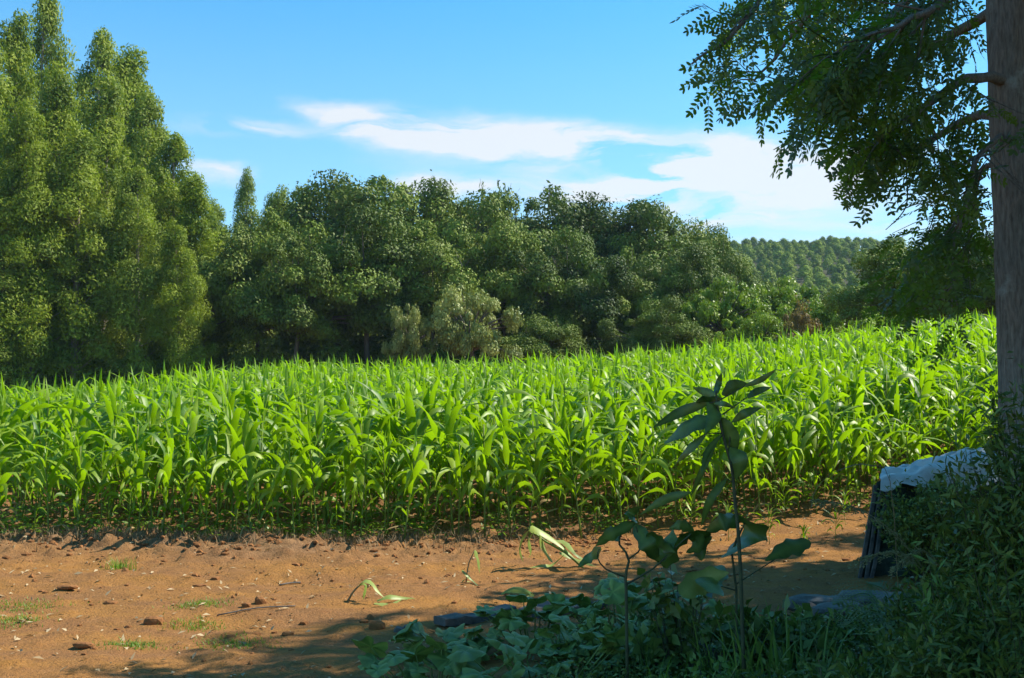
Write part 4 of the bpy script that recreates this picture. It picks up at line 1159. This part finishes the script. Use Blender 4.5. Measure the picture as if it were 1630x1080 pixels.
stem_part(e, [(b.x, b.y, zz - .02), at(1172, 940, D), at(1165, 880, D), at(1182, 840, D)], .009, .005, M['stem'])
for pts, w, m in [([(1188, 828), (1192, 852), (1148, 888)], 46, 'weed'), ([(1180, 826), (1150, 832), (1120, 850)], 32, 'weed'), ([(1290, 862), (1255, 872), (1218, 893)], 34, 'weed'), ([(1120, 850), (1112, 870), (1092, 880)], 24, 'weed'),
                  ([(1084, 948), (1118, 922), (1160, 912)], 44, 'squash_pale'), ([(1150, 900), (1130, 925), (1152, 950)], 50, 'squash')]:
    weed_leaf(e, [(*p, D + rng.normal(0, .1)) for p in pts], w * .85, M[m], pw=.7)
for a_, c_ in (((1165, 880), (1188, 828)), ((1172, 930), (1250, 880)), ((1170, 940), (1120, 925))): stem_part(e, [at(*a_, D), at(*c_, D)], .005, .003, M['stem'], 'leaf_stalk', 4)

# squash: round lobed leaves on upright stalks
def squash_mesh(seed, mat):
    r = np.random.default_rng(seed); na, nr = 30, 5
    a = np.linspace(-np.pi, np.pi, na, endpoint=False) + np.pi / na
    out = (1 + .13 * np.cos(5 * a) + .04 * np.sin(11 * a + r.uniform(0, 6))) * (1 - .72 * np.exp(-((np.abs(a) - np.pi) / .26) ** 2)) * (1 + .12 * np.cos(a))
    V = [(0, 0, 0)]
    cup = r.uniform(-.10, .30); tilt = r.uniform(-.25, .1); ph = r.uniform(0, 6)
    for k in range(1, nr + 1):
        f = k / nr
        for i, t in enumerate(a):
            q = out[i] * f * .5; x, y = q * math.cos(t) + .0, q * math.sin(t)
            z = .16 * f * (1 - f) + -cup * f * f * .5 + .035 * f * math.cos(5 * t + .3) + .05 * f * f * math.sin(2 * t + ph) + r.normal(0, .006)
            V.append((x, y, z))
    V = np.array(V); Q = []; T = [(0, 1 + i, 1 + (i + 1) % na) for i in range(na)]
    for k in range(nr - 1):
        for i in range(na):
            b0 = 1 + k * na; Q.append((b0 + i, b0 + na + i, b0 + na + (i + 1) % na, b0 + (i + 1) % na))
    return mesh('squash_leaf', V, Q, T, (mat,), np.clip(np.concatenate([[.9], np.concatenate([np.linspace(.15, .4, na) * 0 + .12 + .06 * k_ + .75 * (np.abs(((a * 5 / (2 * np.pi)) + .5) % 1 - .5) < .085) for k_ in range(nr)])]) + r.normal(0, .12), 0, 1))
SQ = [squash_mesh(900 + k, M['squash']) for k in range(7)]; SQP = [squash_mesh(950 + k, M['squash_pale']) for k in range(2)]
rng = np.random.default_rng(111)
sq_lab = ['squash plant with big flat leaves at the left tip of the patch, nearest the boards', 'squash plant in the lower middle of the leaf patch by the picture edge', 'squash plant under the shadow border with glossy grey green leaves',
          'squash plant at the foot of the branching weed with one yellow green leaf', 'squash plant at the near bottom left, leaves spread over the shaded soil', 'squash plant right of the patch among the grass blades', 'squash plant low in the middle with small young leaves', 'squash plant between the branching weed and the grass clump']
sq_c = [(735, 1028), (860, 1075), (850, 1008), (985, 985), (690, 1085), (1110, 1050), (960, 1060), (1060, 975)]
for i, ((px, py), lab) in enumerate(zip(sq_c, sq_lab)):
    c = on_ground(px, min(py + 22, 1140)); e = empty('squash_plant', c); tag(e, lab, 'plant', 'squash plants in the near shade')
    nl = 24 if i != 6 else 28
    P0 = []
    for k in range(nl):
        a = rng.uniform(0, 6.28); rr = rng.uniform(.06, .46) * (1.0 if i != 6 else .8); h = rng.uniform(.09, .36) * (1 if i not in (0, 4) else .7); 
        p = np.array([rr * math.cos(a) * 1.25, rr * math.sin(a), h])
        if i in (0, 2): p[1] = -abs(p[1]) * .8 + .1
        b0 = p * (.35, .35, 0); V, Q, _ = tube(spline([b0 + (0, 0, -.03), b0 * .4 + p * .6 + (0, 0, -.02), p], 5), (.006, .005, .005, .004, .004), 5, False)
        obj('leaf_stalk', mesh('squash_stalk', V, Q, None, (M['squash'],), np.full(len(V), .6)), e)
        pale = rng.random() < .07
        o = obj('leaf', (SQP if pale else SQ)[int(rng.integers(2 if pale else 7))], e, p)
        if pale: o['label'] = 'yellowing leaf'
        s = rng.uniform(.11, .225) if i != 6 else rng.uniform(.09, .15); o.scale = (s, s, s)
        o.rotation_euler = (rng.normal(.15, .38), rng.normal(0, .38), rng.uniform(0, 6.28))

# ---------------------------------------------------------------- shrubs, grass, fern and plumes in the near right corner
def shrub(name, x, y, h, spread, nst, ll, lw, mat, label, cat='shrub', lean=(0, 0), per=34, z0=None):
    zb = gnd(x, y) if z0 is None else z0
    e = empty(name, (x, y, zb - .02)); tag(e, label, cat); S = Geo(); G = Geo()
    for k in range(nst):
        a = rng.uniform(0, 6.28); r = spread * math.sqrt(rng.random()); H = h * rng.uniform(.55, 1.0) * (1 - .3 * (r / spread) ** 2)
        tipv = np.array([r * math.cos(a) + lean[0] * H, r * math.sin(a) + lean[1] * H, H]); b0 = np.array([r * .3 * math.cos(a), r * .3 * math.sin(a), 0])
        C = spline([b0, b0 * .5 + tipv * .5 + (0, 0, .12 * H), tipv], 9); V, Q, _ = tube(C, np.linspace(.006, .0015, 9), 4, False); S.add(V, Q)
        s = rng.uniform(.22, 1, per); idx = s * 8; i0 = np.clip(idx.astype(int), 0, 7); P = C[i0] + (C[i0 + 1] - C[i0]) * (idx - i0)[:, None]
        # side shoots carry leaves away from the main stem
        P = P + rand_unit(per) * (rng.random((per, 1)) * .11 * h ** .5)
        t = norm(C[i0 + 1] - C[i0]); D_ = norm(t * .5 + rand_unit(per) * .9 + (0, 0, -.1)); 
        V, Q = leaf_quads(P + D_ * ll * .4, D_, norm(rand_unit(per) * .8 + (0, -.2, .8)), ll * rng.uniform(.6, 1.25, per), lw * rng.uniform(.7, 1.25, per), .2)
        G.add(V, Q, None, np.repeat(np.clip(rng.normal(.5, .25, per), 0, 1), 4))
    obj('stems', S.mesh('shrub_stems', M['stem']), e); obj('foliage', G.mesh('shrub_foliage', mat), e)
    return e
rng = np.random.default_rng(121)
def sx(px, d): return (px - 815) / F * d
shrub('shrub', sx(1668, 5.2), 5.2, 2.10, .52, 150, .07, .018, M['shrub'], 'tall dark shrub hiding the foot of the rough trunk', per=110)
shrub('shrub', sx(1575, 5.9), 5.9, 1.12, .55, 150, .065, .018, M['shrub'], 'dark fine leaved shrub in front of the covered stack', per=70)
shrub('shrub', sx(1470, 6.8), 6.8, .72, .42, 90, .07, .022, M['shrub'], 'low dark shrub covering the right foot of the covered stack', per=60)
shrub('shrub', sx(1620, 4.7), 4.7, 1.25, .55, 170, .065, .016, M['shrub'], 'dense narrow leaved shrub in the lower right corner', per=95)
shrub('shrub', sx(1480, 5.2), 5.2, .80, .5, 110, .075, .02, M['shrub'], 'tangled low shrub at the bottom edge below the fern', per=60)
shrub('shrub', sx(1300, 5.6), 5.6, .50, .5, 90, .065, .018, M['shrub'], 'low fine leaved tangle between the grass clump and the fern', per=50)
shrub('shrub', sx(1400, 8.0), 8.0, .34, .45, 60, .07, .024, M['shrub'], 'creeping leaves around the flat stones', per=36)
shrub('shrub', sx(1478, 11.0), 10.95, 1.2, .62, 150, .06, .024, M['shrub'], 'climbing leaves spread over the dark front of the stack', per=60)
shrub('young_shrub', sx(1512, 5.0), 5.0, 1.22, .20, 9, .085, .019, M['shrub_light'], 'light green young shoots standing out of the dark shrubs', per=24)

def grass_clump(px, py, d, n, h, label, mat='grass', w=.010, lean=(.15, .8), grp='grass clumps in the near shade'):
    p = at(px, py, d); zb = gnd(p.x, p.y); e = empty('grass_clump', (p.x, p.y, zb)); tag(e, label, 'grass', grp)
    for k in range(n):
        a = rng.uniform(0, 6.28); L_ = h * rng.uniform(.55, 1.1); l = rng.uniform(*lean); m = 10; s = np.linspace(0, 1, m)
        ang = R(88) - l * 2.1 * s ** 1.6; ds = L_ / (m - 1)
        rr = np.concatenate([[0], np.cumsum(np.cos(ang[:-1]) * ds)]); z = np.concatenate([[0], np.cumsum(np.sin(ang[:-1]) * ds)])
        b0 = rng.normal(0, .05, 2); C = np.stack([b0[0] + rr * math.cos(a), b0[1] + rr * math.sin(a), z], -1)
        V, Q = ribbon(C, w * rng.uniform(.6, 1.2) * np.clip(1 - s ** 2.2, .05, 1), (-math.sin(a), math.cos(a), 0), .3)
        obj('blade', mesh('grass_blade', V, Q, None, (M[mat],), np.full(len(V), rng.random())), e)
rng = np.random.default_rng(131)
grass_clump(1200, 1050, 6.2, 22, .66, 'grass clump with long arching blades below the tall weed')
grass_clump(1250, 1040, 6.5, 18, .70, 'grass clump just right of the arching one, blades more upright')
grass_clump(1170, 1090, 5.7, 26, .40, 'short grass clump at the bottom edge under the arching blades', w=.007)
grass_clump(1330, 1080, 5.6, 22, .55, 'grass clump with brownish bent blades near the fern', 'drygrass', .006, (.4, 1.0))
grass_clump(1460, 1075, 5.2, 20, .6, 'dry straw coloured grass stalks among the corner shrubs', 'drygrass', .005, (.1, .7))
grass_clump(1610, 1075, 4.4, 26, .8, 'narrow bladed grass tuft in the lower right corner', 'grass', .007, (.3, 1.0))

def fern(px, py, d, tips, label):
    p = at(px, py, d); e = empty('fern', (p.x, p.y, gnd(p.x, p.y))); tag(e, label, 'fern'); o0 = np.array(e.location)
    for mid, tip in tips:
        C = spline([(p.x, p.y, gnd(p.x, p.y)), at(*mid), at(*tip)], 26) - o0; G = Geo(); V, Q, _ = tube(C, np.linspace(.004, .001, 26), 4, False); G.add(V, Q)
        t = norm(np.gradient(C, axis=0)); L_ = np.linalg.norm(C[-1] - C[0])
        for i in range(6, 25):
            s = i / 25; l = .13 * math.sin(math.pi * min(1, .12 + s * .9)) * (L_ / .5); sd = norm(np.cross(t[i], [0, -.3, 1]))
            for sg in (-1, 1):
                D_ = norm(sd * sg + t[i] * .45 + np.array([0, 0, -.25])); q = np.linspace(.1, 1, 7)
                P = C[i] + D_ * (q * l)[:, None]; pd = norm(np.cross(D_, [0, -.2, 1]))
                for s2 in (-1, 1):
                    V, Q = leaf_quads(P + pd * s2 * .010, np.repeat((pd * s2 + D_ * .5)[None], 7, 0), np.repeat(np.array([[0, -.3, 1.]]), 7, 0), .024 * (1.1 - q * .7), .009); G.add(V, Q, None, .5)
        obj('frond', G.mesh('fern_frond', M['shrub']), e)
grass_clump(1125, 1040, 6.6, 20, .62, 'fine arching grass clump between the squash leaves and the tall weed', 'grass', .006, (.3, 1.0))
grass_clump(1310, 1010, 6.4, 22, .60, 'bright grass clump at the left of the fern', 'grass', .007, (.3, 1.0))
grass_clump(1050, 1080, 6.2, 18, .42, 'small pale grass clump at the bottom edge among squash leaves', 'low', .005, (.3, 1.0))
shrub('bushy_weed', sx(1085, 6.9), 6.9, .82, .26, 22, .11, .055, M['weed'], 'bushy dark weed rising between the branching weed and the tall weed', 'plant', per=9)
shrub('bushy_weed', sx(985, 7.3), 7.3, .42, .32, 24, .10, .05, M['squash'], 'small leafy weed in the squash patch at the shadow border', 'plant', per=9)
grass_clump(900, 1085, 6.1, 20, .36, 'thin grass tuft at the bottom edge inside the squash patch', 'grass', .005, (.2, 1.0))
grass_clump(1020, 1010, 6.9, 20, .42, 'grass tuft at the foot of the branching weed', 'grass', .005, (.2, 1.0))
grass_clump(1380, 1060, 5.9, 24, .52, 'green grass clump under the fern fronds', 'grass', .006, (.2, 1.0))
shrub('bushy_weed', sx(1230, 7.6), 7.6, .40, .35, 34, .07, .03, M['shrub_light'], 'light small leafed weed left of the flat stones', 'plant', per=14)
shrub('bushy_weed', sx(1130, 6.3), 6.3, .36, .34, 34, .06, .03, M['shrub_light'], 'light small leafed weed at the foot of the tall weed', 'plant', per=14)
shrub('bushy_weed', sx(1185, 7.2), 7.2, .58, .30, 30, .12, .055, M['weed'], 'leafy weed clump right at the stem of the tall weed', 'plant', per=10)
shrub('bushy_weed', sx(1275, 7.4), 7.4, .46, .30, 30, .11, .05, M['squash'], 'leafy weed clump between the tall weed and the flat stones', 'plant', per=10)
shrub('bushy_weed', sx(1040, 7.0), 7.0, .52, .26, 22, .12, .06, M['squash'], 'leafy clump just right of the branching weed stem', 'plant', per=9)
fern(1440, 1040, 6.0, [((1395, 960, 5.9), (1325, 962, 5.8)), ((1400, 985, 5.8), (1338, 1000, 5.6)), ((1450, 960, 6.0), (1500, 985, 5.9)), ((1420, 965, 6.1), (1380, 925, 6.2))], 'fern with arching feathery fronds below the flat stones')

def plume(pts, d, label, hang=.09, dens=46, blade=False):
    C = spline([at(a, b_, d) for a, b_ in pts], 30); e = empty('grass_plume', (C[0][0], C[0][1], gnd(C[0][0], C[0][1]))); o0 = np.array(e.location)
    tag(e, label, 'grass', 'drooping grass plumes')
    st = spline([o0, o0 * .4 + C[0] * .6, C[0]], 6); V, Q, T = tube(np.vstack([st[:-1], C]) - o0, np.linspace(.004, .0012, 35), 5); obj('stem', mesh('plume_stem', V, Q, T, (M['plume'],), np.full(len(V), .3)), e)
    G = Geo()
    for k in range(dens):
        s = rng.uniform(.1, 1); i = min(int(s * 29), 28); q = C[i] - o0; t = norm(C[i + 1] - C[i]); L_ = hang * rng.uniform(.5, 1.3) * (1.15 - .6 * s)
        D_ = norm(t * 1.3 + rand_unit(1)[0] * .45); m = 12; f = np.linspace(.1, 1, m); P = q + D_ * (f * L_)[:, None] + np.array([0, 0, -1]) * (f ** 2 * L_ * .5)[:, None] + rng.normal(0, .004, (m, 3))
        V, Q = leaf_quads(P, norm(D_ + rand_unit(m) * .6), rand_unit(m), .017, .006); G.add(V, Q, None, np.repeat(rng.random(m), 4))
    obj('seed_head', G.mesh('plume_head', M['plume']), e)
rng = np.random.default_rng(141)
plume([(1470, 905), (1430, 856), (1385, 820), (1340, 803), (1296, 796)], 5.8, 'grass plume arching left from the shrubs over the red soil')
plume([(1470, 910), (1440, 884), (1410, 880), (1358, 893)], 5.7, 'grass plume drooping just over the flat stones', .08)
plume([(1545, 960), (1480, 885), (1455, 880), (1420, 905)], 5.5, 'short grass plume bent down beside the other two', .07, 36)
p = at(1430, 900, 6.1); e = empty('dry_grass_blade', (p.x, p.y, gnd(p.x, p.y))); tag(e, 'long dry blade arching over with its tip hanging before the red soil', 'grass')
blade_part(e, [(p.x, p.y, gnd(p.x, p.y)), at(1420, 790, 6.1), at(1386, 742, 6.1), at(1338, 748, 6.0), at(1302, 775, 6.0), at(1291, 812, 5.95), at(1294, 872, 5.9)], .016, (.2, 1, .2), M['drygrass'], 'blade', n=22, var=.2)

# fine ground cover that nobody could count
rng = np.random.default_rng(151)
G = Geo(); n = 5200
PX = rng.uniform(860, 1720, n); PY = rng.uniform(930, 1160, n)
for a_, b_ in zip(PX, PY):
    if b_ < 1030 - (a_ - 860) * .35: continue
    d = min(CAM_H * F / (b_ - 660), 8.2); p = at(a_, b_, d); z = gnd(p.x, p.y); k = int(rng.integers(3, 6))
    P = np.array([p.x, p.y, z]) + np.stack([rng.normal(0, .06, k), rng.normal(0, .06, k), rng.uniform(.0, .22, k)], -1)
    V, Q = leaf_quads(P, rand_unit(k) * (1, 1, .6), norm(rng.normal(0, .6, (k, 3)) + (0, -.2, .8)), rng.uniform(.02, .06), rng.uniform(.010, .024), .2); G.add(V, Q, None, float(rng.random()))
tag(obj('ground_cover', G.mesh('ground_cover', M['shrub'])), 'dark low ground cover under the weeds in the near right corner', 'ground cover', kind='stuff')

# ---------------------------------------------------------------- haze
if HAZE_DENSITY:
    m, nt = new_mat('haze_air'); out = N(nt, 'ShaderNodeOutputMaterial'); v = N(nt, 'ShaderNodeVolumePrincipled', inp={'Color': (.60, .80, 1.0, 1), 'Density': HAZE_DENSITY, 'Anisotropy': .2})
    nt.links.new(v.outputs[0], out.inputs['Volume'])
    c = [(x, y, z) for z in (-40, 140) for y in (-305, 1410) for x in (-910, 910)]
    o = obj('haze', mesh('haze', c, [(0, 2, 3, 1), (4, 5, 7, 6), (0, 1, 5, 4), (2, 6, 7, 3), (0, 4, 6, 2), (1, 3, 7, 5)], None, (m,), smooth=False)); tag(o, 'thin blue air between the viewer and the far wood', kind='stuff')
